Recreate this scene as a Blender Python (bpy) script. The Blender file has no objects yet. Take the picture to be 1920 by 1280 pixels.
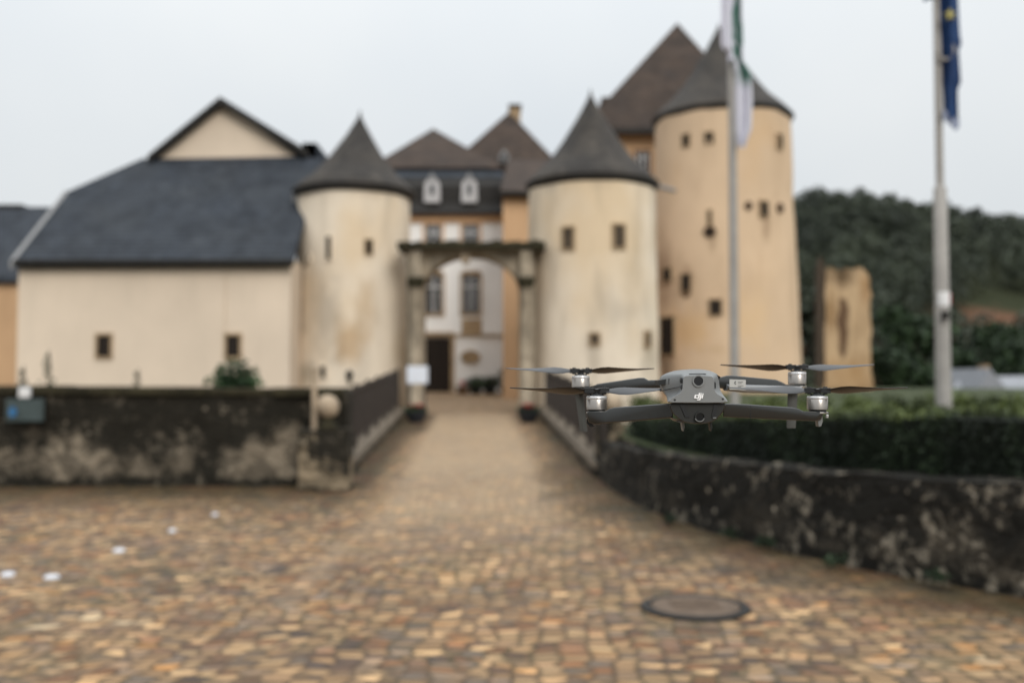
import bpy, math, random
from mathutils import Vector, noise
random.seed(7)
R = math.radians
S = bpy.context.scene
COL = S.collection
# ------------------------------------------------------------------ camera
CZ, PITCH, FPX = 1.6, R(2.3), 1867.0
cd = bpy.data.cameras.new("camera"); cam = bpy.data.objects.new("camera", cd); COL.objects.link(cam)
cam.location = (0, 0, CZ); cam.rotation_euler = (math.pi/2 + PITCH, 0, 0)
cd.sensor_width = 36; cd.lens = 35.0; cd.clip_start = 0.05; cd.clip_end = 5000
cd.dof.use_dof = True; cd.dof.focus_distance = 1.23; cd.dof.aperture_fstop = 3.1
S.camera = cam
# ------------------------------------------------------------------ world, sun, exposure
w = bpy.data.worlds.new("World"); S.world = w; w.use_nodes = True
wn = w.node_tree; wn.nodes.clear()
wo = wn.nodes.new('ShaderNodeOutputWorld'); bg = wn.nodes.new('ShaderNodeBackground')
tc = wn.nodes.new('ShaderNodeTexCoord'); sp = wn.nodes.new('ShaderNodeSeparateXYZ')
wn.links.new(tc.outputs['Generated'], sp.inputs[0])
# overcast sky: even near the horizon, about three times brighter overhead
mp = wn.nodes.new('ShaderNodeMath'); mp.operation = 'MAXIMUM'; mp.inputs[1].default_value = 0; wn.links.new(sp.outputs['Z'], mp.inputs[0])
mq = wn.nodes.new('ShaderNodeMath'); mq.operation = 'POWER'; mq.inputs[1].default_value = 2.2; wn.links.new(mp.outputs[0], mq.inputs[0])
mr = wn.nodes.new('ShaderNodeMapRange'); mr.inputs['From Min'].default_value = 0; mr.inputs['From Max'].default_value = 1
mr.inputs['To Min'].default_value = 0.90; mr.inputs['To Max'].default_value = 2.9
wn.links.new(mq.outputs[0], mr.inputs['Value'])
nz = wn.nodes.new('ShaderNodeTexNoise'); nz.inputs['Scale'].default_value = 2.2; nz.inputs['Detail'].default_value = 4
wn.links.new(tc.outputs['Generated'], nz.inputs['Vector'])
cr = wn.nodes.new('ShaderNodeValToRGB'); cr.color_ramp.elements[0].position = .3; cr.color_ramp.elements[1].position = .7
cr.color_ramp.elements[0].color = (0.80, 0.85, 0.89, 1); cr.color_ramp.elements[1].color = (0.92, 0.945, 0.95, 1)
wn.links.new(nz.outputs['Fac'], cr.inputs[0])
vm = wn.nodes.new('ShaderNodeVectorMath'); vm.operation = 'SCALE'
wn.links.new(cr.outputs[0], vm.inputs[0]); wn.links.new(mr.outputs[0], vm.inputs['Scale'])
sky = wn.nodes.new('ShaderNodeTexSky'); sky.sky_type = 'NISHITA'; sky.sun_disc = False
sky.sun_elevation = R(32); sky.sun_rotation = R(158); sky.dust_density = 5
vs = wn.nodes.new('ShaderNodeVectorMath'); vs.operation = 'SCALE'; vs.inputs['Scale'].default_value = .08
wn.links.new(sky.outputs[0], vs.inputs[0])
mx = wn.nodes.new('ShaderNodeMix'); mx.data_type = 'RGBA'; mx.inputs['Factor'].default_value = .12
wn.links.new(vm.outputs[0], mx.inputs[6]); wn.links.new(vs.outputs[0], mx.inputs[7])
wn.links.new(mx.outputs[2], bg.inputs[0]); bg.inputs[1].default_value = 1.0
wn.links.new(bg.outputs[0], wo.inputs[0])
sl = bpy.data.lights.new("sun", 'SUN'); sl.energy = 1.6; sl.angle = R(25); sl.color = (1, .96, .9)
so = bpy.data.objects.new("sun", sl); COL.objects.link(so); so.rotation_euler = (R(58), 0, R(22))
S.view_settings.view_transform = 'Standard'; S.view_settings.look = 'None'
S.view_settings.exposure = 0.0; S.view_settings.gamma = 1

# ------------------------------------------------------------------ helpers
_c, _s = math.cos(PITCH), math.sin(PITCH)
def P(px, py, Y):                      # point of the photograph at real distance Y
    a = (px-960)/FPX; b = (640-py)/FPX
    t = Y/(_c - b*_s)
    return Vector((a*t, Y, CZ + (_s + b*_c)*t))
def zr(Y): return 0.0 if Y < 9.5 else (.04*(Y-10.5) if Y > 11.5 else .01*(Y-9.5)**2)
def tag(o, label=None, cat=None, group=None, kind=None):
    if label: o['label'] = label
    if cat: o['category'] = cat
    if group: o['group'] = group
    if kind: o['kind'] = kind
    return o
def empty(name, loc, label, cat, group=None):
    o = bpy.data.objects.new(name, None); COL.objects.link(o); o.location = loc; o.empty_display_size = .2
    return tag(o, label, cat, group)
def rootof(o):
    while o.parent: o = o.parent
    return o
class MB:
    def __init__(s): s.v = []; s.f = []
    def add(s, vs, fs):
        n = len(s.v); s.v += [Vector(v) for v in vs]; s.f += [tuple(i+n for i in f) for f in fs]; return s
    def box(s, a, b):
        x0, y0, z0 = a; x1, y1, z1 = b
        return s.add([(x0,y0,z0),(x1,y0,z0),(x1,y1,z0),(x0,y1,z0),(x0,y0,z1),(x1,y0,z1),(x1,y1,z1),(x0,y1,z1)],
                     [(0,3,2,1),(4,5,6,7),(0,1,5,4),(1,2,6,5),(2,3,7,6),(3,0,4,7)])
    def prism(s, pts, d):
        d = Vector(d); pts = [Vector(p) for p in pts]; n = len(pts)
        return s.add(pts + [p+d for p in pts], [tuple(range(n)), tuple(range(2*n-1, n-1, -1))] +
                     [(i, i+n, (i+1) % n+n, (i+1) % n) for i in range(n)])
    def lathe(s, cx, cy, prof, seg=48):
        vs = []; fs = []; m = len(prof)
        for i in range(seg):
            a = 2*math.pi*i/seg
            for r, z in prof: vs.append((cx+r*math.cos(a), cy+r*math.sin(a), z))
        for i in range(seg):
            j = (i+1) % seg
            for k in range(m-1): fs.append((i*m+k, j*m+k, j*m+k+1, i*m+k+1))
        if prof[0][0] > 0.002: fs.append(tuple(i*m for i in reversed(range(seg))))
        if prof[-1][0] > 0.002: fs.append(tuple(i*m+m-1 for i in range(seg)))
        return s.add(vs, fs)
    def tube(s, pts, rads, seg=10):
        vs = []; fs = []; n = len(pts); pts = [Vector(p) for p in pts]
        for i, p in enumerate(pts):
            t = (pts[min(i+1, n-1)]-pts[max(i-1, 0)]).normalized()
            u = t.cross(Vector((0,0,1)) if abs(t.z) < .9 else Vector((1,0,0))).normalized(); v = t.cross(u)
            r = rads[i] if isinstance(rads, (list, tuple)) else rads
            for k in range(seg):
                a = 2*math.pi*k/seg; vs.append(p+u*math.cos(a)*r+v*math.sin(a)*r)
        for i in range(n-1):
            for k in range(seg):
                l = (k+1) % seg; fs.append((i*seg+k, i*seg+l, (i+1)*seg+l, (i+1)*seg+k))
        fs.append(tuple(reversed(range(seg)))); fs.append(tuple((n-1)*seg+k for k in range(seg)))
        return s.add(vs, fs)
    def loft(s, rings, cap=True):
        n = len(rings[0]); vs = [p for r in rings for p in r]; fs = []
        for i in range(len(rings)-1):
            for k in range(n):
                l = (k+1) % n; fs.append((i*n+k, i*n+l, (i+1)*n+l, (i+1)*n+k))
        if cap: fs.append(tuple(reversed(range(n)))); fs.append(tuple((len(rings)-1)*n+k for k in range(n)))
        return s.add(vs, fs)
    def build(s, name, mat, parent=None, smooth=False, origin=None, bevel=0, fixn=True):
        org = Vector(rootof(parent).location) if parent else Vector(origin or (0,0,0))
        me = bpy.data.meshes.new(name)
        me.from_pydata([tuple(v-org) for v in s.v], [], s.f); me.update()
        if fixn:
            import bmesh
            bm = bmesh.new(); bm.from_mesh(me); bmesh.ops.recalc_face_normals(bm, faces=bm.faces); bm.to_mesh(me); bm.free()
        me.materials.append(mat)
        if smooth:
            for p in me.polygons: p.use_smooth = True
            try: me.set_sharp_from_angle(angle=R(smooth if smooth > 1 else 40))
            except Exception: pass
        o = bpy.data.objects.new(name, me); COL.objects.link(o)
        if parent: o.parent = parent
        else: o.location = org
        if bevel:
            b = o.modifiers.new('bevel', 'BEVEL'); b.width = bevel; b.segments = 2; b.limit_method = 'ANGLE'; b.angle_limit = R(35)
        return o

# ------------------------------------------------------------------ materials
class NT:
    def __init__(s, name, rough=.8, spec=.3):
        s.m = bpy.data.materials.new(name); s.m.use_nodes = True; s.t = s.m.node_tree
        s.b = s.t.nodes['Principled BSDF']; s.b.inputs['Roughness'].default_value = rough
        s.b.inputs['Specular IOR Level'].default_value = spec
        s.pos = s.n('ShaderNodeNewGeometry').outputs['Position']
    def n(s, t, **kw):
        x = s.t.nodes.new(t)
        for k, v in kw.items(): setattr(x, k, v)
        return x
    def l(s, a, b): s.t.links.new(a, b)
    def mapv(s, sc, src=None, rot=(0,0,0)):
        m = s.n('ShaderNodeMapping'); m.inputs['Scale'].default_value = sc; m.inputs['Rotation'].default_value = rot
        s.l(src or s.pos, m.inputs[0]); return m.outputs[0]
    def noise(s, scale, detail=4, sc=(1,1,1), rough=.55, src=None):
        n = s.n('ShaderNodeTexNoise'); n.inputs['Scale'].default_value = scale; n.inputs['Detail'].default_value = detail
        n.inputs['Roughness'].default_value = rough
        s.l(s.mapv(sc, src), n.inputs['Vector']); return n.outputs['Fac']
    def ramp(s, fac, stops):
        r = s.n('ShaderNodeValToRGB'); e = r.color_ramp.elements
        while len(e) < len(stops): e.new(.5)
        for i, (p, c) in enumerate(stops):
            e[i].position = p; e[i].color = (c, c, c, 1) if isinstance(c, (int, float)) else (*c, 1)
        s.l(fac, r.inputs[0]); return r.outputs[0]
    def mix(s, fac, a, b, mode='MIX'):
        m = s.n('ShaderNodeMix', data_type='RGBA', blend_type=mode)
        for i, v in ((0, fac), (6, a), (7, b)):
            if isinstance(v, (int, float)): m.inputs[i].default_value = v
            elif isinstance(v, tuple): m.inputs[i].default_value = (*v, 1)
            else: s.l(v, m.inputs[i])
        return m.outputs[2]
    def math(s, op, a, b=0):
        m = s.n('ShaderNodeMath', operation=op)
        for i, v in ((0, a), (1, b)):
            if isinstance(v, (int, float)): m.inputs[i].default_value = v
            else: s.l(v, m.inputs[i])
        return m.outputs[0]
    def col(s, c):
        if isinstance(c, tuple): s.b.inputs['Base Color'].default_value = (*c, 1)
        else: s.l(c, s.b.inputs['Base Color'])
        return s
    def bump(s, h, st=.3, d=.02):
        b = s.n('ShaderNodeBump'); b.inputs['Strength'].default_value = st; b.inputs['Distance'].default_value = d
        s.l(h, b.inputs['Height']); s.l(b.outputs[0], s.b.inputs['Normal']); return s
    def sep(s, axis='Z', src=None):
        x = s.n('ShaderNodeSeparateXYZ'); s.l(src or s.pos, x.inputs[0]); return x.outputs[axis]

def sc3(c, k): return tuple(v*k for v in c)
def simple(name, c, rough=.6, var=.15, scale=8, spec=.3, metal=0, bump=0):
    t = NT(name, rough, spec); f = t.noise(scale)
    t.col(t.ramp(f, [(.3, sc3(c, 1-var)), (.7, sc3(c, 1+var))])); t.b.inputs['Metallic'].default_value = metal
    if bump: t.bump(f, bump)
    return t.m
def plaster(name, c, dirt=(.22,.19,.14), dirtiness=.4, patch=None, z0=None, spots=()):
    t = NT(name, .92, .15)
    base = t.ramp(t.noise(.5, 5), [(.3, sc3(c, .92)), (.7, sc3(c, 1.05))])
    if patch: base = t.mix(t.ramp(t.noise(.32, 3, (1,1,.8)), [(.5, 0.), (.68, .75)]), base, patch)
    streak = t.ramp(t.noise(1.6, 6, (1, 1, .22)), [(.5, 0.), (.8, dirtiness)])
    base = t.mix(streak, base, dirt)
    if z0 is not None:      # damp and mould rising from the foot of the wall
        zz = t.math('ADD', t.sep('Z'), t.math('MULTIPLY', t.noise(1.1, 5), 3.0))
        base = t.mix(t.ramp(t.math('DIVIDE', t.math('SUBTRACT', zz, z0), 4), [(.35, .55), (.75, 0.)]), base, dirt)
    base = t.mix(t.ramp(t.noise(30, 3), [(.3, .12), (.6, 0.)]), base, dirt)
    wn_ = t.math('MULTIPLY', t.math('SUBTRACT', t.noise(1.8, 6, (1,1,.6), .65), .5), 1.9)
    for (px, py, Y, rx, rz, st, col_) in spots:      # old stains, each with its own place on the wall
        c0 = P(px, py, Y)
        m_ = t.n('ShaderNodeMapping'); m_.vector_type = 'POINT'; m_.inputs['Location'].default_value = (-c0.x/rx, 0, -c0.z/rz); m_.inputs['Scale'].default_value = (1/rx, 0, 1/rz)
        t.l(t.pos, m_.inputs[0]); ln_ = t.n('ShaderNodeVectorMath', operation='LENGTH'); t.l(m_.outputs[0], ln_.inputs[0])
        base = t.mix(t.ramp(t.math('ADD', ln_.outputs['Value'], wn_), [(.25, st), (1.0, 0.)]), base, col_)
    t.col(base); t.bump(t.noise(14, 5), .35, .02); return t.m
def slate(name, c, c2, sc=1.0, rough=.8, spec=.15):
    t = NT(name, rough, spec)
    v = t.n('ShaderNodeTexVoronoi'); v.inputs['Scale'].default_value = 4.5; t.l(t.mapv((1, .6, 1.6)), v.inputs['Vector'])
    base = t.ramp(v.outputs['Color'], [(.1, sc3(c, .8)), (.9, sc3(c, 1.2))])
    base = t.mix(t.ramp(t.noise(.5*sc, 5), [(.4, 0.), (.72, .8)]), base, c2)
    base = t.mix(t.ramp(t.noise(1.7, 6, (1,1,.3), .65), [(.42, 0.), (.72, .75)]), base, sc3(c, .45))
    base = t.mix(t.ramp(t.noise(2.3, 5, (1,1,.5), .7), [(.58, 0.), (.72, .6)]), base, sc3(c2, 1.5))
    wv = t.n('ShaderNodeTexWave', bands_direction='Z'); wv.inputs['Scale'].default_value = 2.2; wv.inputs['Distortion'].default_value = .6
    t.l(t.pos, wv.inputs[0]); t.col(base); t.bump(wv.outputs['Fac'], .5, .03); return t.m
def rubble(name, stones, black, cover, lichen, zspan, lich_amt=.5):
    t = NT(name, .9, .2)
    wob = t.n('ShaderNodeVectorMath', operation='ADD'); t.l(t.mapv((1,1,1.5)), wob.inputs[0])
    nn = t.n('ShaderNodeTexNoise'); nn.inputs['Scale'].default_value = 2.5
    sc = t.n('ShaderNodeVectorMath', operation='SCALE'); sc.inputs['Scale'].default_value = .35
    t.l(t.pos, nn.inputs['Vector']); t.l(nn.outputs['Color'], sc.inputs[0]); t.l(sc.outputs[0], wob.inputs[1])
    v = t.n('ShaderNodeTexVoronoi'); v.inputs['Scale'].default_value = 3.6; t.l(wob.outputs[0], v.inputs['Vector'])
    e = t.n('ShaderNodeTexVoronoi', feature='DISTANCE_TO_EDGE'); e.inputs['Scale'].default_value = 3.6; t.l(wob.outputs[0], e.inputs['Vector'])
    x = t.n('ShaderNodeSeparateXYZ'); t.l(v.outputs['Color'], x.inputs[0])
    base = t.ramp(x.outputs['X'], [(.1, sc3(stones, .6)), (.5, stones), (.95, sc3(stones, 1.5))])
    base = t.mix(t.ramp(e.outputs['Distance'], [(.0, .45), (.08, 0.)]), base, sc3(stones, .45))
    z = t.math('DIVIDE', t.math('SUBTRACT', t.sep('Z'), zspan[0]), zspan[1]-zspan[0])
    # black crust: heavy along the coping and at the foot
    crust = t.math('ADD', t.ramp(z, [(.0, .62), (.14, .0), (.38, .04), (.72, .30), (1, .46)]), t.math('MULTIPLY', t.noise(1.1, 8, rough=.75), 1.75))
    base = t.mix(t.ramp(crust, [(cover-.08, 0.), (cover+.08, .6), (cover+.34, .97)]), base, black)
    l1 = t.ramp(t.math('ADD', t.math('MULTIPLY', t.noise(7.0, 7, rough=.75), .75), t.math('MULTIPLY', t.noise(1.7, 3), .32)), [(.585, 0.), (.67, lich_amt)])
    vs_ = t.n('ShaderNodeTexVoronoi'); vs_.inputs['Scale'].default_value = 3.1; t.l(t.pos, vs_.inputs['Vector'])
    spots = t.ramp(vs_.outputs['Distance'], [(.04, lich_amt*1.3), (.12, 0.)])
    base = t.mix(l1, base, lichen); base = t.mix(spots, base, sc3(lichen, 1.15))
    t.col(base); h = t.math('ADD', t.ramp(e.outputs['Distance'], [(0, 0.), (.12, 1.)]), t.noise(9, 5))
    t.bump(h, .5, .03); return t.m
def foliage(name, dark, light, ns=.9):
    t = NT(name, .6, .25); g = t.n('ShaderNodeNewGeometry')
    c = t.ramp(g.outputs['Random Per Island'], [(.1, dark), (.6, tuple((a+b)/2 for a, b in zip(dark, light))), (1, light)])
    c = t.mix(t.ramp(t.noise(ns, 4), [(.38, .0), (.62, .75)]), c, sc3(light, 1.0))
    c = t.mix(t.ramp(t.noise(ns*1.7, 3, (1,1,.6)), [(.40, .8), (.56, 0.)]), c, sc3(dark, .55)); t.col(c)
    return t.m
def cobble(name, mossattr=True):
    t = NT(name, .72, .3)
    wob = t.n('ShaderNodeVectorMath', operation='ADD'); t.l(t.mapv((1,1,0)), wob.inputs[0])
    nn = t.n('ShaderNodeTexNoise'); nn.inputs['Scale'].default_value = 1.6; t.l(t.pos, nn.inputs['Vector'])
    sc = t.n('ShaderNodeVectorMath', operation='SCALE'); sc.inputs['Scale'].default_value = .25
    t.l(nn.outputs['Color'], sc.inputs[0]); t.l(sc.outputs[0], wob.inputs[1])
    vec = t.mapv((.86, 1.12, 1), wob.outputs[0], (0, 0, .04))
    v = t.n('ShaderNodeTexVoronoi'); v.inputs['Scale'].default_value = 8.0; v.inputs['Randomness'].default_value = .5; t.l(vec, v.inputs['Vector'])
    v.distance = 'CHEBYCHEV'
    e = t.n('ShaderNodeTexVoronoi', feature='DISTANCE_TO_EDGE'); e.inputs['Scale'].default_value = 8.0; e.inputs['Randomness'].default_value = .5; t.l(vec, e.inputs['Vector'])
    x = t.n('ShaderNodeSeparateXYZ'); t.l(v.outputs['Color'], x.inputs[0])
    big = t.noise(.55, 4)
    f = t.math('ADD', t.math('MULTIPLY', x.outputs['X'], .85), t.math('MULTIPLY', t.math('SUBTRACT', big, .5), 1.0))
    base = t.ramp(f, [(.0, (.085, .062, .050)), (.14, (.24, .115, .050)), (.26, (.17, .135, .105)), (.42, (.29, .180, .095)),
                      (.6, (.33, .215, .115)), (.76, (.40, .275, .15)), (.88, (.37, .185, .065)), (.97, (.58, .45, .285))])
    bright = t.ramp(x.outputs['Y'], [(.3, (.78,.76,.74)), (.85, (1.12,1.09,1.06)), (.97, (1.65,1.58,1.50))])
    base = t.mix(1., base, bright, 'MULTIPLY')
    joint = t.ramp(e.outputs['Distance'], [(.02, 1.), (.16, 0.)])
    jcol = t.ramp(t.noise(.8, 3), [(.4, (.085, .055, .034)), (.65, (.050, .048, .018))])
    base = t.mix(t.math('MULTIPLY', joint, .8), base, jcol)
    a = t.n('ShaderNodeAttribute'); a.attribute_name = 'wear'
    ax = t.n('ShaderNodeSeparateColor'); t.l(a.outputs['Color'], ax.inputs[0])
    # trodden lane: paler and finer; verge: moss and leaf litter
    base = t.mix(t.math('MULTIPLY', ax.outputs[1], .62), base, (.40, .295, .19))
    mossn = t.math('MULTIPLY', ax.outputs[0], t.ramp(t.noise(3.5, 5), [(.25, .72), (.55, 1.)]))
    mcol = t.ramp(t.noise(1.6, 4), [(.38, (.060, .030, .012)), (.52, (.055, .038, .014)), (.66, (.012, .012, .007))])
    base = t.mix(mossn, base, mcol)
    t.col(base)
    t.l(t.math('SUBTRACT', .85, t.math('MULTIPLY', x.outputs['Z'], .3)), t.b.inputs['Roughness'])
    h = t.math('ADD', t.ramp(e.outputs['Distance'], [(0, 0.), (.2, 1.)]), t.math('MULTIPLY', x.outputs['Y'], .5))
    t.bump(h, .9, .022); return t.m

M = dict(
 cobble=cobble('cobblestone'),
 barn=plaster('barn_plaster', (.68,.565,.445), dirtiness=.12),
 tower=plaster('tower_plaster', (.72,.62,.495), dirt=(.22,.18,.135), dirtiness=.5, patch=(.62,.47,.30), z0=.2, spots=(
   (560,520,28.5,.35,2.2,.6,(.13,.11,.085)),(612,600,28,.7,1.5,.45,(.20,.17,.14)),(662,640,28,.55,.8,.6,(.40,.245,.11)),(688,580,28,.4,1.0,.4,(.42,.27,.13)),
   (575,700,28,.5,.5,.5,(.16,.14,.10)),(755,660,28.5,.4,1.0,.4,(.45,.33,.18)),(1000,560,28,.3,2.0,.4,(.25,.2,.15)),(1215,665,28,.35,.8,.4,(.2,.17,.12)),(1115,665,27.5,.25,.6,.35,(.28,.23,.17)),(1170,585,27.5,.5,.35,.25,(.3,.26,.22)))),
 keep=plaster('keep_plaster', (.61,.45,.305), dirt=(.27,.17,.10), dirtiness=.3, patch=(.58,.40,.24), spots=(
   (1250,515,36,.35,1.5,.6,(.22,.14,.09)),(1290,620,36,1.1,1.0,.5,(.55,.34,.15)),(1432,425,36,.25,.9,.5,(.20,.12,.07)),(1330,455,36,.2,.7,.45,(.22,.14,.08)),(1252,690,36,.35,1.2,.7,(.08,.06,.045)),
   (1400,600,36,.9,1.2,.35,(.6,.4,.2)),(1287,520,36,.25,.6,.5,(.25,.15,.09)),(1330,655,36,.8,.3,.3,(.4,.26,.14)))),
 orange=plaster('orange_plaster', (.56,.36,.21), dirt=(.2,.12,.06), dirtiness=.25),
 white=plaster('white_plaster', (.86,.85,.83), dirt=(.4,.36,.3), dirtiness=.15),
 slate=slate('blue_slate', (.034,.040,.050), (.046,.051,.057)),
 cone=slate('weathered_slate', (.040,.036,.033), (.080,.068,.055), 1.6, .75, .2),
 brown=slate('brown_tile', (.060,.042,.032), (.030,.025,.023), 1.6),
 trim=simple('dark_trim', (.018,.016,.014), .7),
 verge=simple('verge_lead', (.22,.22,.22), .5),
 sand=simple('sandstone', (.33,.235,.14), .9, .25, 6, bump=.3),
 gate=simple('gate_stone', (.30,.25,.185), .9, .35, 3, bump=.4),
 gmoss=simple('mossy_coping', (.028,.024,.012), .95, .5, 5, bump=.5),
 pale=simple('pale_stone', (.29,.23,.165), .9, .45, 3, bump=.3),
 brownhole=simple('brown_opening', (.060,.044,.030), .9, .4, 5),  # brown pane for the right tower's window openings
 kerb=simple('kerb_stone', (.13,.105,.078), .9, .35, 3, bump=.4),
 glass=simple('dark_glass', (.025,.027,.03), .15, .2, 3, .5),
 hole=simple('opening_dark', (.016,.011,.008), .9, .3, 4),
 frame=simple('window_paint', (.62,.62,.62), .5),
 dkframe=simple('brown_frame', (.11,.06,.03), .7),
 curtain=simple('curtain', (.45,.44,.44), .8),
 leftwall=rubble('rubble_wall', (.16,.132,.097), (.010,.009,.006), .84, (.33,.28,.21), (0.1,1.5), .3),
 rightwall=rubble('dark_rubble_wall', (.095,.078,.057), (.007,.0065,.005), .60, (.30,.26,.20), (0.,.85), .75),
 ruin=plaster('ruin_render', (.50,.36,.22), dirt=(.16,.09,.04), dirtiness=.7, patch=(.34,.20,.09), spots=(
   (1575,505,46,.9,1.1,.85,(.05,.03,.015)),(1582,610,46,.35,1.5,.9,(.06,.032,.016)),(1558,580,46,.3,1.4,.6,(.20,.11,.04)),(1620,540,46,.3,.8,.5,(.25,.13,.05)),(1600,700,46,.8,.7,.3,(.42,.26,.12)))),
 rail=simple('rust_iron', (.030,.023,.019), .6, .4, 9),
 pole=simple('flagpole_paint', (.30,.285,.265), .45, .1, 5),
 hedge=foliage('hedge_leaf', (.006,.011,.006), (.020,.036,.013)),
 hedgetop=foliage('pale_leaf', (.035,.052,.015), (.12,.15,.045)),  # lighter yellow-green leaf for the hedge top and low shrubs
 leafy=foliage('tree_leaf', (.012,.024,.011), (.04,.07,.026)),
 leafy2=foliage('bush_leaf', (.014,.026,.012), (.040,.068,.030)),
 forest=foliage('forest_leaf', (.036,.047,.034), (.074,.088,.058), .07),
 bark=simple('bark', (.06,.045,.032), .95, .3, 12),
 bushgreen=foliage('laurel_leaf', (.020,.045,.016), (.050,.105,.035)),
 grass=simple('grass', (.036,.048,.017), .95, .35, 2.5, bump=.3),
 earth=simple('earth', (.055,.05,.028), 1, .5, .6),
 rust=simple('bare_red_earth', (.15,.065,.035), 1, .3, .5),
 signw=simple('sign_white', (.62,.65,.71), .5, .03),
 teal=simple('sign_teal', (.045,.062,.062), .5, .15),
 blue=simple('sign_blue', (.03,.12,.26), .5),
 pot=simple('dark_pot', (.018,.020,.024), .7),
 red=simple('red_flower', (.42,.035,.035), .7, .4, 40),
 iron=simple('cast_iron', (.013,.012,.011), .55, .3, 20, bump=.3),
 lid=simple('manhole_lid', (.12,.085,.06), .75, .25, 12, bump=.5),
 stud=simple('stud', (.58,.59,.63), .35, .04),
 roofgrey=simple('grey_roof', (.24,.25,.27), .7, .12, 2),
 )

# ------------------------------------------------------------------ the setting: ground, deck, lawn, hill
def cat(pts, n=10):
    out = []
    for i in range(len(pts)-1):
        p0 = pts[max(i-1,0)]; p1 = pts[i]; p2 = pts[i+1]; p3 = pts[min(i+2,len(pts)-1)]
        for k in range(n):
            t = k/n
            out.append(tuple(.5*((2*b)+(-a+c)*t+(2*a-5*b+4*c-d)*t*t+(-a+3*b-3*c+d)*t**3) for a,b,c,d in zip(p0,p1,p2,p3)))
    out.append(tuple(pts[-1])); return out
WALL = cat([(1.30,15.6,.70),(1.36,14.3,.71),(1.62,12.4,.73),(2.22,10.5,.76),(2.88,8.9,.79),(3.95,7.4,.84),(5.6,6.1,.86),(8.5,5.0,.86),(13,4.4,.86)], 10)
def wdist(x, y):
    return min(math.hypot(x-a, y-b) for a, b, c in WALL)
def inside_garden(x, y):      # right of / behind the curved wall
    best = min(range(len(WALL)), key=lambda i: (x-WALL[i][0])**2+(y-WALL[i][1])**2)
    i = min(best, len(WALL)-2); a, b = WALL[i], WALL[i+1]
    return (b[0]-a[0])*(y-a[1])-(b[1]-a[1])*(x-a[0]) > 0
def grid(name, x0, x1, nx, y0, y1, ny, zf, mat, wear=None, kind='structure'):
    vs = []; fs = []
    for j in range(ny+1):
        for i in range(nx+1):
            x = x0+(x1-x0)*i/nx; y = y0+(y1-y0)*j/ny; vs.append((x, y, zf(x, y)))
    for j in range(ny):
        for i in range(nx):
            a = j*(nx+1)+i; fs.append((a, a+1, a+nx+2, a+nx+1))
    m = MB(); m.add(vs, fs); o = m.build(name, mat, smooth=80, fixn=False); tag(o, kind=kind)
    if wear:
        at = o.data.color_attributes.new('wear', 'FLOAT_COLOR', 'POINT')
        for k, v in enumerate(vs):
            a, b = wear(v[0], v[1]); at.data[k].color = (a, b, 0, 1)
    return o
def sstep(a, b, x):
    t = max(0, min(1, (x-a)/(b-a))); return t*t*(3-2*t)
def wear(x, y):
    n = noise.noise(Vector((x*1.3, y*1.3, 0)))*.35
    m = (1-sstep(.15, 1.75, wdist(x, y)+n*1.5)) if x > .3 else 0
    m = max(m, (1-sstep(.0, .9, (14.0-y)+n*.9))*(1 if x < -2.1 else 0))
    c = -.04*y
    if y > 11: m = max(m, sstep(11,14,y)*.95*sstep(1.0+.15*n, 1.85, abs(x-c)))
    lane = (1-sstep(.95, 1.15, abs(x-c)))*sstep(11.5, 16, y+n)
    lane = max(lane, .75*(1-sstep(.95, 1.3, abs(x-c)))*sstep(8, 13, y+n))
    lane = max(lane, .42*(1-sstep(.05, .14, abs(x-(-1.62+.025*(y-9)))))*sstep(5.5, 8, y)*(1-sstep(13.5,14.5,y)))   # smoother kerb row beside the lane
    return m, lane
grid('plaza', -22, 14, 420, -6, 14.9, 150, lambda x, y: zr(y)+.012*noise.noise(Vector((x*.5,y*.5,3))), M['cobble'], wear)
grid('courtyard', -8, 6, 30, 27.9, 58, 40, lambda x, y: zr(y) if y < 41 else zr(41), M['cobble'], lambda x, y: (.0, .6))
grid('ground', -900, 900, 90, -300, 1500, 90, lambda x, y: -1.9, M['earth'])
# bridge deck over the moat
br = empty('bridge', (-.6, 15, .1), 'cobbled stone bridge ramping up to the castle gateway', 'bridge')
def cxb(Y): return -.04*Y
vs = []; fs = []
ny = 60
for j in range(ny+1):
    Y = 14.9+(27.9-14.9)*j/ny
    for i in range(13): vs.append((cxb(Y)-1.82+3.64*i/12, Y, zr(Y)))
for j in range(ny):
    for i in range(12):
        a = j*13+i; fs.append((a, a+1, a+14, a+13))
o = MB().add(vs, fs).build('deck', M['cobble'], br, fixn=False)
at = o.data.color_attributes.new('wear', 'FLOAT_COLOR', 'POINT')
for k, v in enumerate(vs):
    a, b = wear(v[0], v[1]); at.data[k].color = (a, b, 0, 1)
for s_ in (-1, 1):
    m = MB(); e0 = Vector((cxb(14.9)+s_*1.84, 14.9, 0)); e1 = Vector((cxb(27.9)+s_*1.84, 27.9, 0))
    for (pa, pb) in ((e0, e1),):
        q = [Vector((pa.x, pa.y, -1.9)), Vector((pb.x, pb.y, -1.9)), Vector((pb.x, pb.y, zr(27.9)+.10)), Vector((pa.x, pa.y, zr(14.9)+.10))]
        m.prism(q, (s_*.42, 0, 0))
    m.build('side_wall', M['leftwall'], br)
    m = MB(); n = 12
    for k in range(n):
        a = k/n; b = (k+1)/n-.004; pa = e0.lerp(e1, a); pb = e0.lerp(e1, b)
        za, zb = zr(pa.y)+.104, zr(pb.y)+.104
        m.prism([(pa.x-s_*.03, pa.y, za), (pb.x-s_*.03, pb.y, zb), (pb.x-s_*.03, pb.y, zb+.11), (pa.x-s_*.03, pa.y, za+.11)], (s_*.42, 0, 0))
    m.build('kerb', M['kerb'], br, bevel=.02)
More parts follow.
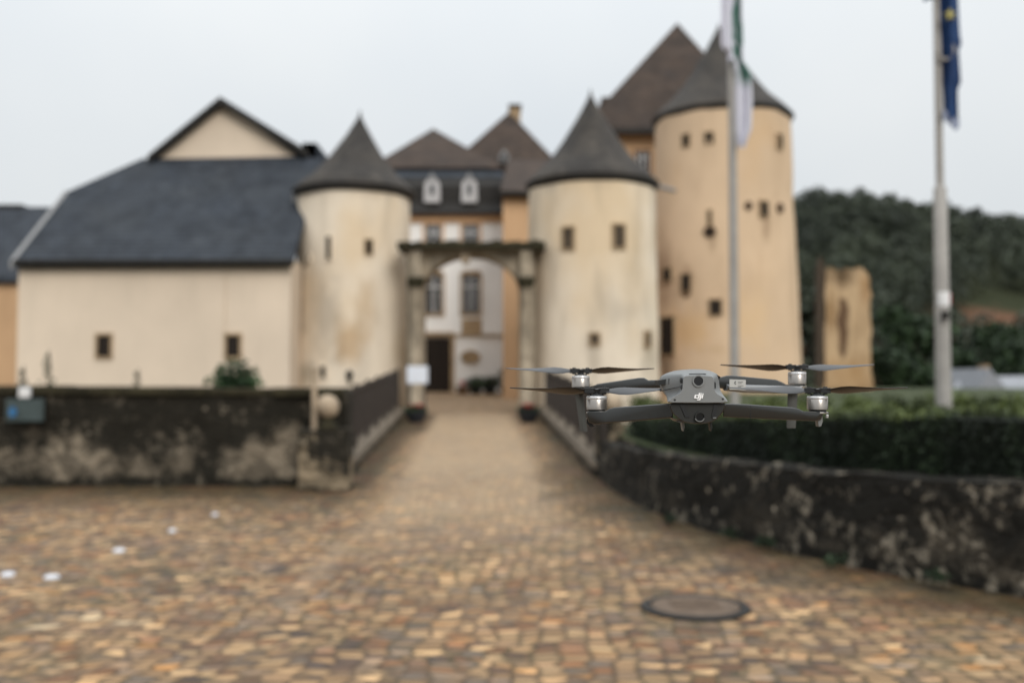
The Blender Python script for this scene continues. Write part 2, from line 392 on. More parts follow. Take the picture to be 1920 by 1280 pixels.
# lawn behind the curved wall
def lz(x, y): return .66+.02*(max(y, 6)-6) if y < 34 else 1.22
lw = MB(); rows = []
for (x, y, z) in WALL:
    pass
back = [(x+.25, y+.05, .66) for x, y, z in WALL]
vs = []; fs = []
for (x, y, z) in back:
    for k in range(9):
        t = (k/8)**1.5; X = x+(70-x)*t*.9 if False else x*(1-t)+(x*3.2+8)*t; Y = y*(1-t)+(y+46)*t
        vs.append((X, Y, min(1.25, .62+.02*max(0, Y-6))))
for i in range(len(back)-1):
    for k in range(8):
        a = i*9+k; fs.append((a, a+9, a+10, a+1))
tag(lw.add(vs, fs).build('lawn', M['grass'], fixn=False), kind='structure')

# wooded hill
def hz(x, y):
    ridge = 1.04*sstep(12, 70, x)*(1-.22*sstep(62, 125, x))
    return -1.8 + 38*ridge*sstep(105, 235, y)*(1-.3*sstep(260, 420, y)) + 1.2*noise.noise(Vector((x*.03, y*.03, 1)))
def hillmat():
    t = NT('hillside', 1, .1)
    d = t.n('ShaderNodeVectorMath', operation='DISTANCE'); t.l(t.mapv((1,1,0)), d.inputs[0]); d.inputs[1].default_value = (76, 151, 0)
    f = t.math('ADD', t.math('DIVIDE', d.outputs['Value'], 22), t.math('MULTIPLY', t.noise(.15, 3), .6))
    t.col(t.mix(t.ramp(f, [(.6, 0.), (1.0, 1.)]), (.12,.065,.04), (.030,.034,.018))); return t.m
grid('hill', 15, 420, 80, 95, 420, 70, lambda x, y: hz(x, y) - (3 if (x < 18 or y < 98) else 0), hillmat())
def leafpts(m, c, rad, n, size, squash=1.0):
    """leaf clumps through the volume of a lump, more of them outwards"""
    vs = []; fs = []
    for _ in range(n):
        while True:
            d = Vector((random.gauss(0,1), random.gauss(0,1), random.gauss(0,1)))
            if d.length > .01: break
        d.normalize(); r = rad*(random.random()**.4)
        p = Vector(c)+Vector((d.x*r, d.y*r, d.z*r*squash))
        u = Vector((random.gauss(0,1), random.gauss(0,1), random.gauss(0,.6))).normalized()
        v = u.cross(Vector((random.gauss(0,1), random.gauss(0,1), random.gauss(0,1)))).normalized()
        s1 = size*random.uniform(.6, 1.3); s2 = s1*random.uniform(.5, .8); k = len(vs)
        vs += [p-u*s1, p-v*s2+u*s1*.1, p+u*s1, p+v*s2+u*s1*.1]; fs.append((k, k+1, k+2, k+3))
    m.add(vs, fs)
fm = MB()
cnt = 0
for _ in range(3000):
    x = random.uniform(30, 210); y = random.uniform(112, 262)
    a = x/y
    if a < .22 or a > .72: continue
    if .455 < a < .56 and 134 < y < 168: continue
    hgt = random.uniform(6.5, 9)*(.8+.2*y/200); r = random.uniform(2.2, 3.6)
    if cnt > 1000: break
    cnt += 1
    base = Vector((x, y, hz(x, y)))
    for k in range(4):
        c = base+Vector((random.uniform(-.5,.5)*r, random.uniform(-.5,.5)*r, hgt*(.42+.17*k)))
        leafpts(fm, c, r*(1-.17*k), 85, .30, .85)
tag(fm.build('forest', M['forest'], fixn=False), 'dense dark woodland covering the whole hillside behind the castle', 'forest', kind='stuff')

# ------------------------------------------------------------------ buildings
def slab(m, pts, d=(0,0,-.18)): return m.prism(pts, d)
def quad(px0, py0, px1, py1, Y, dY, m=None):
    m = m or MB(); a = P(px0, py0, Y); b = P(px1, py1, Y)
    return m.box((min(a.x,b.x), Y, min(a.z,b.z)), (max(a.x,b.x), Y+dY, max(a.z,b.z)))
def window(px0, py0, px1, py1, Y, parent, fmat, bar=3.5, cross=True, pane='glass', frame2=None, sill=False):
    """frame ring proud of the wall, pane set inside it"""
    m = MB(); a = P(px0, py1, Y); b = P(px1, py0, Y); t = bar*Y/FPX
    x0, x1, z0, z1 = a.x, b.x, a.z, b.z
    m.box((x0,Y-.05,z0),(x0+t,Y+.05,z1)); m.box((x1-t,Y-.05,z0),(x1,Y+.05,z1))
    m.box((x0+t,Y-.05,z0),(x1-t,Y+.05,z0+t)); m.box((x0+t,Y-.05,z1-t),(x1-t,Y+.05,z1))
    w_ = m.build('window', fmat, parent)
    MB().box((x0+t,Y-.012,z0+t),(x1-t,Y+.03,z1-t)).build('pane', M[pane], w_)
    if cross:
        m = MB(); xc = (x0+x1)/2; zc = z0+(z1-z0)*.68
        m.box((xc-.03,Y-.03,z0+t),(xc+.03,Y-.014,z1-t)); m.box((x0+t,Y-.032,zc-.025),(x1-t,Y-.014,zc+.025))
        for sgn in (-1, 1):
            xe = x0+t if sgn < 0 else x1-t
            m.box((min(xe, xe-sgn*.05), Y-.031, z0+t), (max(xe, xe-sgn*.05), Y-.014, z1-t))
        m.build('glazing_bars', M[frame2 or 'frame'], w_)
    return w_
def opening(cx, cy, R_, px, py, wpx, hpx, parent, fmat=None, round_=False, t=2.5, pane='hole', name='window'):
    """small opening on a round tower: stone surround following the wall, dark recess"""
    a = (px-960)/FPX                      # find the near point of the wall on that line of sight
    A = 1+a*a; B = -2*(a*cx+cy); C_ = cx*cx+cy*cy-R_*R_
    disc = max(0, B*B-4*A*C_); Y = (-B-math.sqrt(disc))/(2*A)
    c = P(px, py, Y); n = Vector((c.x-cx, c.y-cy, 0)).normalized(); u = Vector((-n.y, n.x, 0))
    if u.x < 0: u = -u
    vf = abs(u.x)-a*0
    hw = wpx/2*Y/FPX/max(.35, abs(u.x)); hh = hpx/2*Y/FPX; z = Vector((0,0,1)); tt = t*Y/FPX
    def ring(hw, hh, off):
        if round_:
            return [c+n*off+u*hw*math.cos(k*math.pi/8)+z*hh*math.sin(k*math.pi/8) for k in range(16)]
        return [c+n*off-u*hw-z*hh, c+n*off+u*hw-z*hh, c+n*off+u*hw+z*hh, c+n*off-u*hw+z*hh]
    m = MB(); o1 = ring(hw+tt, hh+tt, -.15); o2 = ring(hw+tt, hh+tt, .06); i2 = ring(hw, hh, .06); i1 = ring(hw, hh, -.15)
    k = len(o1); m.add(o1+o2+i2+i1, [])
    for g in range(3):
        for i in range(k): m.f.append((g*k+i, g*k+(i+1) % k, (g+1)*k+(i+1) % k, (g+1)*k+i))
    w_ = m.build(name, fmat or M['sand'], parent)
    q = ring(hw, hh, .035); MB().prism(q, -n*.1).build('recess', M[pane], w_)
    return w_

# --- barn
bn = empty('barn', (-9, 27, -1.5), 'cream rendered barn with big blue slate roof left of the round gate towers', 'barn')
wl = P(35, 488, 27); wr_ = P(556, 486, 27)
m = MB().box((wl.x, 27, -1.9), (P(549,0,27).x, 31.2, P(0,484,27).z)); m.build('wall', M['barn'], bn)
rf = MB(); th = (0, 0, -.2)
slab(rf, [P(28,488,26.8), P(549,486,26.8), P(604,300,31.0), P(574,293,31.02), P(270,298,31.0), P(125,362,29.5)], th)
roof = rf.build('roof', M['slate'], bn)
MB().prism([P(26,489,26.74), P(128,359,29.55), P(122,356,29.55), P(18,489,26.74)], (0,0,-.22)).build('verge_board', M['verge'], bn)
quad(24, 486, 550, 494, 26.62, .14).build('gutter', M['trim'], bn)
g = MB().prism([P(268,306,31.05), P(412,188,31.05), P(572,306,31.05)], (0, 12, 0)); g.build('gable', M['barn'], bn)
m = MB()
def slope(a, b, Y0, Y1, t=.22):
    A = P(a[0], a[1], Y0); B = P(b[0], b[1], Y0); m.prism([A, B, B+Vector((0,0,-t)), A+Vector((0,0,-t))], (0, Y1-Y0, 0))
slope((412,181),(276,291),30.7,43); slope((412,181),(574,280),30.7,43); m.build('gable_roof', M['trim'], bn)
m = MB(); slope((270,296),(124,360),31.25,43,.18); m.build('side_roof', M['slate'], bn)
quad(566, 268, 593, 300, 31.3, 1.2).build('roof_box', M['slate'], bn)
MB().prism([P(566,268,31.3),P(593,268,31.3),P(618,310,31.3),P(566,310,31.3)], (0,3,0)).build('rear_roof', M['slate'], bn)
for px in (195, 437):
    window(px-17, 624, px+17, 673, 27, bn, M['sand'], 4.5, False, 'hole')
MB().box((P(424,490,27).x, 26.965, P(424,620,27).z), (P(428,0,27).x, 26.995, P(424,497,27).z)).build('wall_joint', M['barn'], bn)
# --- far left outbuilding
ob = empty('outbuilding', (-17, 33, -1.5), 'low orange outbuilding under slate at the left edge of the photo', 'building')
a = P(-160, 518, 33); b = P(45, 518, 33)
MB().box((a.x, 33, -1.9), (b.x+1.5, 38, a.z)).build('wall', M['orange'], ob)
m = MB(); slab(m, [P(-170,520,32.8), P(60,520,32.8), P(130,388,36.5), P(-150,388,36.5)]); m.build('roof', M['slate'], ob)
quad(-60, 383, 40, 391, 36.4, .5).build('ridge_capping', M['trim'], ob)

# --- round towers
PROF = {}
def rad(c, px, py, Y):
    pr = PROF[round(c.x, 3)]; z = P(px, py, Y).z
    for _ in range(3):
        for (r0,z0),(r1,z1) in zip(pr, pr[1:]):
            if z0 <= z <= z1: r = r0+(r1-r0)*(z-z0)/max(1e-6, z1-z0); break
        z = P(px, py, Y-r*.9).z
    return r
def tower(name, label, px, Y, rpx, eave_py, apex_py, apex_px, flare, foot, mat, over=1.10, zb=-1.9, k=.5):
    c = P(px, eave_py, Y); r = rpx*Y/FPX; ze = c.z; ap = P(apex_px, apex_py, Y); ha = ap.z-ze
    t = empty(name, (c.x, Y, zb), label, 'tower')
    prof = [(r*flare, zb), (r*flare*.995, 1.0), (r*(1+(flare-1)*.55), ze*.45), (r*(1+(flare-1)*.15), ze*.7), (r, ze-.4), (r, ze+.05)]
    pr = []
    for i in range(len(prof)-1):
        (r0,z0),(r1,z1) = prof[i],prof[i+1]
        for q in range(6): pr.append((r0+(r1-r0)*q/6, z0+(z1-z0)*q/6))
    pr.append(prof[-1])
    PROF[round(c.x, 3)] = pr
    m = MB().lathe(c.x, Y, pr, 96)
    for v in m.v:      # hand-laid walls are not true cylinders
        d = Vector((v.x-c.x, v.y-Y, 0)); nrm = d.normalized() if d.length > .01 else d
        v += nrm*(.035*noise.noise(Vector((v.x*1.1, v.y*1.1, v.z*.8))))
    m.build('wall', mat, t, smooth=50)
    R1 = r*over; m = MB()
    pts = [(R1*.97, ze-.10), (R1, ze-.02), (R1*.985, ze+.04), (R1*.87, ze+.10*ha), (R1*.69, ze+.22*ha), (R1*.56, ze+.34*ha), (R1*.44, ze+.46*ha), (R1*.22, ze+.72*ha), (R1*.075, ze+.91*ha), (.03, ze+ha), (.001, ze+ha+.1)]
    m.lathe(c.x, Y, pts, 72)
    ax = ap.x-c.x
    for v in m.v:
        f = max(0, (v.z-ze)/ha); v.x += ax*f
        v += Vector((1,.3,0))*.03*noise.noise(v*1.7)
    rr = m.build('roof', M['cone'], t, smooth=45)
    MB().lathe(c.x, Y, [(r*1.003, ze-.22), (R1*.955, ze-.20), (R1*.98, ze-.06), (R1*.96, ze-.055), (r*.9, ze-.05)], 72).build('eave_board', M['trim'], t, smooth=30)
    MB().lathe(ap.x, Y, [(.04, ap.z-.12), (.025, ap.z+.06), (.035, ap.z+.09), (.001, ap.z+.15)], 12).build('finial', M['trim'], t)
    return t, c, r
t1, c1, r1 = tower('round_tower', 'squat cream round tower left of the gateway, touching the barn', 664, 29.5, 105, 362, 216, 675, 1.08, 0, M['tower'])
for (px,py,w_,h_) in ((617,465,10,44),(691,463,12,26),(607,697,11,22),(580,485,6,12)):
    opening(c1.x, 29.5, rad(c1, px, py, 29.5), px, py, w_, h_, t1, M['tower' if w_ < 12 else 'sand'], t=2, pane='hole')
quad(548, 362, 562, 378, 28.9, .15).build('drain_spout', M['verge'], t1)
t2, c2, r2 = tower('round_tower', 'cream round tower right of the gateway with two upper windows', 1110, 29, 119, 348, 176, 1107, 1.05, 0, M['tower'], 1.06)
for (px,py,w_,h_,f) in ((1066,447,18,40,'sand'),(1160,443,20,42,'sand'),(1115,636,16,20,'sand'),(1213,636,9,26,'sand')):
    opening(c2.x, 29, rad(c2, px, py, 29), px, py, w_, h_, t2, M[f], t=3.5, pane='brownhole')
A = P(1228,348,29); B = P(1266,358,28.6); MB().tube([A, B], .06).build('drain_spout', M['verge'], t2)
t3, c3, r3 = tower('great_tower', 'tallest ochre round tower at the right of the castle', 1354, 38, 126, 226, 50, 1348, 1.13, 0, M['keep'], 1.05)
for (px,py,w_,h_,rd,rr) in ((1287,264,11,22,0,1),(1330,259,14,20,0,1),(1462,265,9,24,0,1),(1403,386,10,12,1,1.02),(1432,392,15,28,0,1.02),(1462,390,10,14,1,1.02),
        (1331,435,18,18,1,1.03),(1331,409,5,28,0,1.03),(1287,531,15,34,0,1.05),(1287,549,10,10,1,1.052),(1342,576,20,28,0,1.06),(1252,515,12,24,0,1.05),(1252,630,20,70,0,1.08)):
    opening(c3.x, 38, rad(c3, px, py, 38), px, py, w_, h_, t3, M['dkframe' if rd else 'sand'], bool(rd), t=2.5, name='door' if h_ > 60 else 'window')

# --- gateway
GY = 27.6
gt = empty('gateway', (-1.1, GY, .7), 'weathered stone gateway arch standing between the two cream towers', 'gate')
sprg, crown, xl, xr = 545, 478, 793, 973
arch = [P(xl + (xr-xl)*(1-math.cos(k*math.pi/16))/2, sprg-(sprg-crown)*math.sin(k*math.pi/16), GY) for k in range(17)]
poly = [P(762,800,GY), P(762,463,GY), P(1004,463,GY), P(1004,800,GY), P(xr,800,GY)] + list(reversed(arch)) + [P(xl,800,GY)]
MB().prism(poly, (0, .9, 0)).build('arch_wall', M['gate'], gt)
m = MB()
for k in range(24):
    a = 744+278*k/24; quad(a, 452+random.uniform(-3,2), a+278/24+.3, 465, GY-.45, 1.5, m)
m.build('cornice', M['gmoss'], gt)
quad(758, 465.6, 1008, 471, GY-.2, 1.2).build('moulding', M['gate'], gt)
for (a, b) in ((766,792),(974,999)):
    c0 = P((a+b)/2, 640, GY-.3); rr = (b-a)/2*GY/FPX
    cl = MB().lathe(c0.x, GY-.25, [(rr*1.25,.55),(rr*1.25,.95),(rr*1.02,1.02),(rr*.95,2.4),(rr*.88,P(0,545,GY).z),(rr*1.05,P(0,542,GY).z)], 24).build('column', M['gate'], gt, smooth=40)
    z1 = P(0,541,GY).z; z2 = P(0,522,GY).z
    MB().lathe(c0.x, GY-.25, [(rr*1.0,z1+.003),(rr*1.25,z1+.12),(rr*1.35,z2-.05),(rr*1.35,z2)], 24).build('capital', M['gmoss'], cl, smooth=40)
    MB().box((c0.x-rr*.8, GY-.32, z2+.002), (c0.x+rr*.8, GY-.003, P(0,472,GY).z)).build('pilaster', M['gate'], cl)
MB().prism([P(861,471.5,GY-.14),P(883,471.5,GY-.14),P(878,494,GY-.14),P(866,494,GY-.14)], (0,.3,0)).build('keystone', M['pale'], gt)

# --- courtyard house
HY = 40
hs = empty('courtyard_house', (-3, HY, 1.2), 'white courtyard house with two dormers seen through and above the gateway', 'house')
quad(700, 398, 946, 760, HY, 6).build('wall', M['white'], hs)
quad(700, 396, 946, 416, HY-.12, .11).build('frieze', M['orange'], hs)
quad(770, 626, 946, 630, HY-.1, .09).build('belt_course', M['sand'], hs)
m = MB(); slab(m, [P(700,397,HY-.35), P(948,397,HY-.35), P(944,330,HY+1.1), P(716,330,HY+1.1)], (0,.0,-.1)); m.box((P(700,0,HY).x, HY-.0, P(0,395,HY).z), (P(946,0,HY).x, HY+6, P(0,330,HY).z-.4))
mf = m.build('mansard_roof', M['trim'], hs)
m = MB(); slab(m, [P(712,331,HY+1.0), P(946,331,HY+1.0), P(940,314,HY+2.2), P(722,314,HY+2.2)]); m.build('upper_roof', M['slate'], hs)
for (x0, x1) in ((795,830),(865,900)):
    window(x0-3, 416, x1+3, 480, HY-.02, hs, M['orange'], 5, True)
for x0, x1, yb in ((795,832,592),(865,902,592)):
    window(x0-3, 512, x1+2, yb, HY-.02, hs, M['sand'], 4.5, True, 'glass')
for x0 in (806, 876):
    quad(x0, 532, x0+14, 586, HY-.028, .01).build('curtain', M['curtain'], hs)
    quad(x0-10, 507, x0+24, 513, HY-.14, .13).build('lintel', M['sand'], hs)
quad(865, 598, 903, 625, HY-.06, .05).build('panel', M['sand'], hs)
d = quad(797, 633, 845, 745, HY-.05, .045).build('doorway', M['hole'], hs)
m = MB(); quad(792, 628, 797, 750, HY-.12, .1, m); quad(845, 628, 852, 750, HY-.12, .1, m); quad(792, 622, 852, 628, HY-.14, .12, m)
m.build('frame', M['sand'], d)
# oval cartouche on the white wall
c = P(882, 669, HY-.03)
m = MB(); ring = []
for r_, yy in ((1, 0), (1, -.06), (.72, -.08), (.66, -.03)): ring.append([c+Vector((.40*r_*math.cos(k*math.pi/12), yy, .27*r_*math.sin(k*math.pi/12))) for k in range(24)])
m.loft(ring); m.build('cartouche', M['sand'], hs)
for px in (810, 880):
    Yd = HY-.25; pts = [P(px-15,379,Yd)]
    for k in range(9):
        an = math.pi*(1-k/8); pts.append(P(px+14*math.cos(an), 346-11*math.sin(an), Yd))
    pts.append(P(px+15,379,Yd))
    dm = MB().prism(pts, (0,1.3,0)).build('dormer', M['curtain'], hs)
    MB().prism([P(px-8,335,Yd-.05), P(px,322,Yd-.05), P(px+8,335,Yd-.05)], (0,1.6,0)).build('dormer_pediment', M['verge'], dm)
    m = MB(); quad(px-4, 345, px+4, 365, Yd-.03, .025, m); m.build('dormer_window', M['glass'], dm)
# brown hipped roofs behind
def hip(m, pl, pr, yb, Y0, Y1, ap, Ya, ap2=None):
    a = P(pl, yb, Y0); b = P(pr, yb, Y0); c = Vector((b.x+.5, Y1, b.z)); d = Vector((a.x-.5, Y1, a.z)); t = P(ap[0], ap[1], Ya)
    m.add([a, b, c, d, t], [(0,1,4),(1,2,4),(2,3,4),(3,0,4),(3,2,1,0)])
rr = empty('rear_range', (-3, 46, 1.2), 'rear castle range with brown hipped roofs behind the courtyard house', 'building')
m = MB(); hip(m, 688, 945, 315, 41.6, 52, (812,241), 46.5); m.build('roof', M['brown'], rr)
m = MB(); hip(m, 800, 1085, 345, 42.6, 53, (955,209), 47.5); m.build('tall_roof', M['brown'], rr)
quad(690, 316, 1080, 700, 46.6, 5).build('wall', M['orange'], rr)
quad(955, 199, 976, 260, 47.2, 1).build('chimney', M['sand'], rr); quad(953, 195, 978, 199.5, 47.1, 1.2).build('chimney_cap', M['trim'], rr)
m = MB().prism([P(937,304,43.4), P(937,290,43.4), P(945,280,43.4), P(954,290,43.4), P(954,304,43.4)], (0,2,0)); dm = m.build('dormer', M['verge'], rr)
quad(941, 288, 950, 301, 43.36, .03).build('dormer_window', M['glass'], dm)
ow = empty('orange_wing', (0, 35, 1), 'orange wing with brown roof squeezed between gateway and right tower', 'building')
quad(943, 358, 1075, 780, 35, 5).build('wall', M['orange'], ow)
m = MB(); slab(m, [P(938,360,34.7), P(1085,360,34.7), P(1060,300,40), P(952,300,40)]); m.build('roof', M['brown'], ow)
quad(936, 357, 1080, 364, 34.55, .14).build('gutter', M['trim'], ow)
kp = empty('keep', (8, 42, 1), 'tall keep under a steep brown tiled roof behind the great round tower', 'building')
m = MB(); hip(m, 1087, 1452, 243, 42, 54, (1270,43), 48); m.build('roof', M['brown'], kp)
quad(1132, 240, 1440, 800, 42.5, 10).build('wall', M['orange'], kp)
quad(1095, 240, 1440, 250, 41.9, .2).build('gutter', M['trim'], kp)
quad(1128, 182, 1150, 240, 45.5, 1.5).build('roof_box', M['brown'], kp)
window(1190, 282, 1220, 325, 42.48, kp, M['dkframe'], 4, True, 'glass')
# --- ruin
rn = empty('ruined_wall', (16, 46, 1), 'crumbling ochre wall fragment standing free right of the great tower', 'ruin')
top = [(1548,505),(1560,500),(1572,508),(1586,503),(1600,505),(1612,500),(1624,510),(1631,526),(1633,560)]
pxs = [(1546,780),(1547,640)]+top+[(1634,680),(1637,780)]
rp = [P(1546,790,46)]; rnd = random.Random(4)
for (xa, ya), (xb, yb) in zip(pxs, pxs[1:]):
    for k in range(6):
        t_ = k/6; rp.append(P(xa+(xb-xa)*t_+rnd.uniform(-2.2,2.2), ya+(yb-ya)*t_+rnd.uniform(-3,3), 46))
rp.append(P(1637,790,46))
MB().prism(rp, (.35, 1.4, 0)).build('face', M['ruin'], rn)
MB().prism([P(1531,790,45.97), P(1533,500,45.97), P(1538,478,45.97), P(1547,498,45.97), P(1545.5,790,45.97)], (.35,1.5,0)).build('broken_edge', M['bark'], rn)
m = MB(); 
cp = [(1580,560,5),(1584,580,7),(1578,600,9),(1583,625,7),(1580,650,5),(1582,668,2)]
m.prism([P(x-w_,y,45.96) for x,y,w_ in cp]+[P(x+w_,y,45.96) for x,y,w_ in reversed(cp)], (0,.03,0)); m.build('fissure', M['dkframe'], rn)
# --- house beyond the hedge
fh = empty('far_house', (27, 58, -1), 'pale grey roofed house beyond the garden at the right edge', 'house')
m = MB(); m.prism([P(1775,745,58),P(1800,706,60.5),P(1960,704,60.5),P(1975,745,58)], (0,0,-.2)); m.build('roof', M['roofgrey'], fh)
m = MB(); m.prism([P(1828,742,57),P(1856,690,57),P(1900,742,57)], (0,6,0)); m.build('gable', M['roofgrey'], fh)
quad(1785, 735, 1970, 830, 59, 6).build('wall', M['white'], fh); quad(1848, 684, 1856, 712, 60, 1).build('chimney', M['sand'], fh)

# ------------------------------------------------------------------ walls around the plaza
def roughbox(m, x0, x1, y0, y1, zb, zt0, zt1, nx, nz, amp):
    """front, top, back as a displaced sheet"""
    prof = [(y0, 0.0)]+[(y0, k/nz) for k in range(1, nz+1)]+[(y0+(y1-y0)*k/4, 1.0) for k in range(1, 5)]+[(y1, 1-k/nz) for k in range(1, nz+1)]
    vs = []; fs = []; n = len(prof)
    for i in range(nx+1):
        x = x0+(x1-x0)*i/nx; zt = zt0+(zt1-zt0)*i/nx
        for (y, t) in prof:
            p = Vector((x, y, zb+(zt-zb)*t)); d = noise.noise(p*2.2)*amp+noise.noise(p*6)*amp*.5
            vs.append(p+Vector((0, d, d*.8 if t > .9 else 0)))
    for i in range(nx):
        for k in range(n-1): fs.append((i*n+k, i*n+k+1, (i+1)*n+k+1, (i+1)*n+k))
    fs.append(tuple(range(n))); fs.append(tuple(nx*n+k for k in reversed(range(n))))
    m.add(vs, fs)
lw = empty('stone_wall', (-7, 14.2, 0), 'long blackened rubble wall across the left side of the plaza', 'wall')
m = MB(); roughbox(m, -21, P(656,0,14).x, 14.0, 14.45, -.1, 1.56, 1.44, 160, 14, .045); m.build('masonry', M['leftwall'], lw, smooth=60)
m = MB(); x = -21.0
while x < P(640,0,14).x:
    L = random.uniform(.5, .9); f = (x+21)/18.8; z = 1.56-.12*f; x2 = min(x+L-.01, P(650,0,14).x)
    m.box((x, 13.93+random.uniform(-.02,.02), z-.05), (x2, 14.5, z+.05+random.uniform(0,.025))); x += L
m.build('coping', M['gmoss'], lw, bevel=.015)
pdl = MB(); roughbox(pdl, P(568,0,13.6).x, P(661,0,13.6).x, 13.55, 13.95, -.05, P(0,806,13.6).z, P(0,804,13.6).z, 16, 8, .02)
pd = empty('gate_pedestal', (P(614,0,13.7).x, 13.75, .1), 'low tan stone pedestal at the right end of the left wall', 'pedestal')
M['ped'] = rubble('pedestal_stone', (.19,.15,.10), (.012,.011,.008), .98, (.42,.36,.27), (0.,1.5), .5)
pdl.build('block', M['ped'], pd, smooth=60)
def ball(name, label, px, py, Y, r, zb, group):
    c = P(px, py, Y); t = empty(name, (c.x, Y, zb), label, 'stone ball', group)
    m = MB(); pr = [(r*math.sin(math.pi*k/14), c.z-r*math.cos(math.pi*k/14)) for k in range(15)]
    pr[0] = (.001, pr[0][1]); pr[-1] = (.001, pr[-1][1]); m.lathe(c.x, Y, pr, 28); m.build('ball', M['pale'], t, smooth=60)
    MB().lathe(c.x, Y, [(r*.9, zb), (r*.9, zb+.05), (r*.55, zb+.08), (r*.5, c.z-r*.82)], 20).build('foot', M['gmoss'], t)
ball('stone_ball', 'pale stone ball on the pedestal ending the left wall', 614, 762, 13.72, .165, P(0,805,13.6).z+.01, 'stone balls flanking the bridge')
# short post beside the ball
po = empty('short_post', (P(587,0,13.5).x, 13.5, 0), 'slim pale post on the left pedestal beside the stone ball', 'post')
a = P(585,690,13.45); MB().tube([(a.x, 13.62, P(0,806,13.6).z), (a.x, 13.62, P(0,694,13.45).z)], [.04,.035]).build('shaft', M['pale'], po)
MB().lathe(a.x, 13.62, [(.045, P(0,696,13.45).z), (.05, P(0,690,13.45).z), (.01, P(0,687,13.45).z)], 12).build('cap', M['pale'], po)
# sign on the left wall
sg = empty('wall_sign', (P(45,0,13.8).x, 13.8, 1.2), 'small teal sign with a blue mark fixed to the left wall', 'sign')
quad(10, 748, 80, 790, 13.82, .05).build('panel', M['teal'], sg, bevel=.01)
c = P(24, 772, 13.81); MB().loft([[c+Vector((.055*math.cos(k*math.pi/8), y_, .07*math.sin(k*math.pi/8))) for k in range(16)] for y_ in (0, -.012)]).build('blue_mark', M['blue'], sg)
quad(33, 726, 54, 746, 13.85, .08).build('bracket', M['frame'], sg, bevel=.02)
# railing on both sides
def railing(side, label):
    Y0, Y1 = (15.0, 26.6); t = empty('railing', (cxb(15)+side*1.95, 15, zr(15)+.27), label, 'railing', 'iron railings along the bridge')
    X = lambda Y: cxb(Y)+side*1.98
    n = 6
    for k in range(n+1):
        Y = Y0+(Y1-Y0)*k/n; z = zr(Y)
        MB().box((X(Y)-.035, Y-.035, z+.24), (X(Y)+.035, Y+.035, z+1.30)).build('post', M['rail'], t)
    for k in range(n):
        ya = Y0+(Y1-Y0)*k/n+.05; yb = Y0+(Y1-Y0)*(k+1)/n-.05; m = MB()
        for zz in (.36, 1.18):
            m.prism([(X(ya)-.02, ya, zr(ya)+zz), (X(yb)-.02, yb, zr(yb)+zz), (X(yb)-.02, yb, zr(yb)+zz+.045), (X(ya)-.02, ya, zr(ya)+zz+.045)], (.04,0,0))
        q = 11
        for j in range(1, q):
            y = ya+(yb-ya)*j/q; z = zr(y); m.box((X(y)-.014, y-.014, z+.38), (X(y)+.014, y+.014, z+1.26))
        m.build('bar_panel', M['rail'], t)
railing(-1, 'rusty barred railing on the left side of the bridge')
railing(1, 'rusty barred railing on the right side, half hidden behind the drone')
pr_ = empty('gate_pedestal', (P(1143,0,15.2).x, 15.2, .1), 'low stone pedestal at the right bridge corner, behind the drone', 'pedestal')
m = MB(); roughbox(m, P(1118,0,15).x, P(1168,0,15).x, 15.0, 15.4, 0, P(0,792,15).z, P(0,792,15).z, 10, 8, .02); m.build('block', M['ped'], pr_, smooth=60)
ball('stone_ball', 'pale stone ball on the right bridge pedestal, behind the drone', 1148, 757, 15.2, .165, P(0,791,15).z+.01, 'stone balls flanking the bridge')
# curved wall
rw = empty('curved_wall', (2.2, 10, 0), 'low black lichen spotted wall curving round the right of the plaza', 'wall')
prof = [(0, 0)]+[(0, k/9) for k in range(1, 10)]+[(.13*k, 1) for k in range(1, 4)]+[(.39, 1-k/4) for k in range(1, 4)]
vs = []; n = len(prof)
for i, (x, y, zt) in enumerate(WALL):
    j0 = WALL[max(i-1,0)]; j1 = WALL[min(i+1,len(WALL)-1)]; d = Vector((j1[0]-j0[0], j1[1]-j0[1], 0)).normalized(); nr = Vector((-d.y, d.x, 0))
    for (off, t) in prof:
        p = Vector((x, y, -.08+(zt+.08)*t))+nr*(off+ (-.07*(1-t) if off == 0 else 0)); q = noise.noise(p*2.4)*.05+noise.noise(p*7)*.02
        vs.append(p+nr*q+Vector((0,0,q*.9 if t > .95 else 0)))
fs = []
for i in range(len(WALL)-1):
    for k in range(n-1): fs.append((i*n+k, i*n+k+1, (i+1)*n+k+1, (i+1)*n+k))
fs.append(tuple(range(n))); fs.append(tuple((len(WALL)-1)*n+k for k in reversed(range(n))))
MB().add(vs, fs).build('masonry', M['rightwall'], rw, smooth=60)
# hedge following the wall
hd = empty('hedge', (3, 10, .7), 'dense dark clipped hedge growing right behind the curved wall', 'hedge')
def nrm(i):
    j0 = WALL[max(i-1,0)]; j1 = WALL[min(i+1,len(WALL)-1)]; d = Vector((j1[0]-j0[0], j1[1]-j0[1], 0)).normalized(); return Vector((-d.y, d.x, 0))
HT = lambda y: 1.34 if y < 8.5 else 1.34-.22*min(1, (y-8.5)/5)
idx = [i for i in range(len(WALL)) if WALL[i][1] < 15.0]
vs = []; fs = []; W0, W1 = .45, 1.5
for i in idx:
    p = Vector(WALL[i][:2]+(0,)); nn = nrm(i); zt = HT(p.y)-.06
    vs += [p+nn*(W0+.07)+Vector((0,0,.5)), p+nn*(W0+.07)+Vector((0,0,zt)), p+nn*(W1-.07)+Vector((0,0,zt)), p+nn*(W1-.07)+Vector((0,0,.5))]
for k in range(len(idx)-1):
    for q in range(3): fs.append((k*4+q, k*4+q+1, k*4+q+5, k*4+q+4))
fs += [(0,1,2,3), tuple(len(idx)*4-4+q for q in (3,2,1,0))]
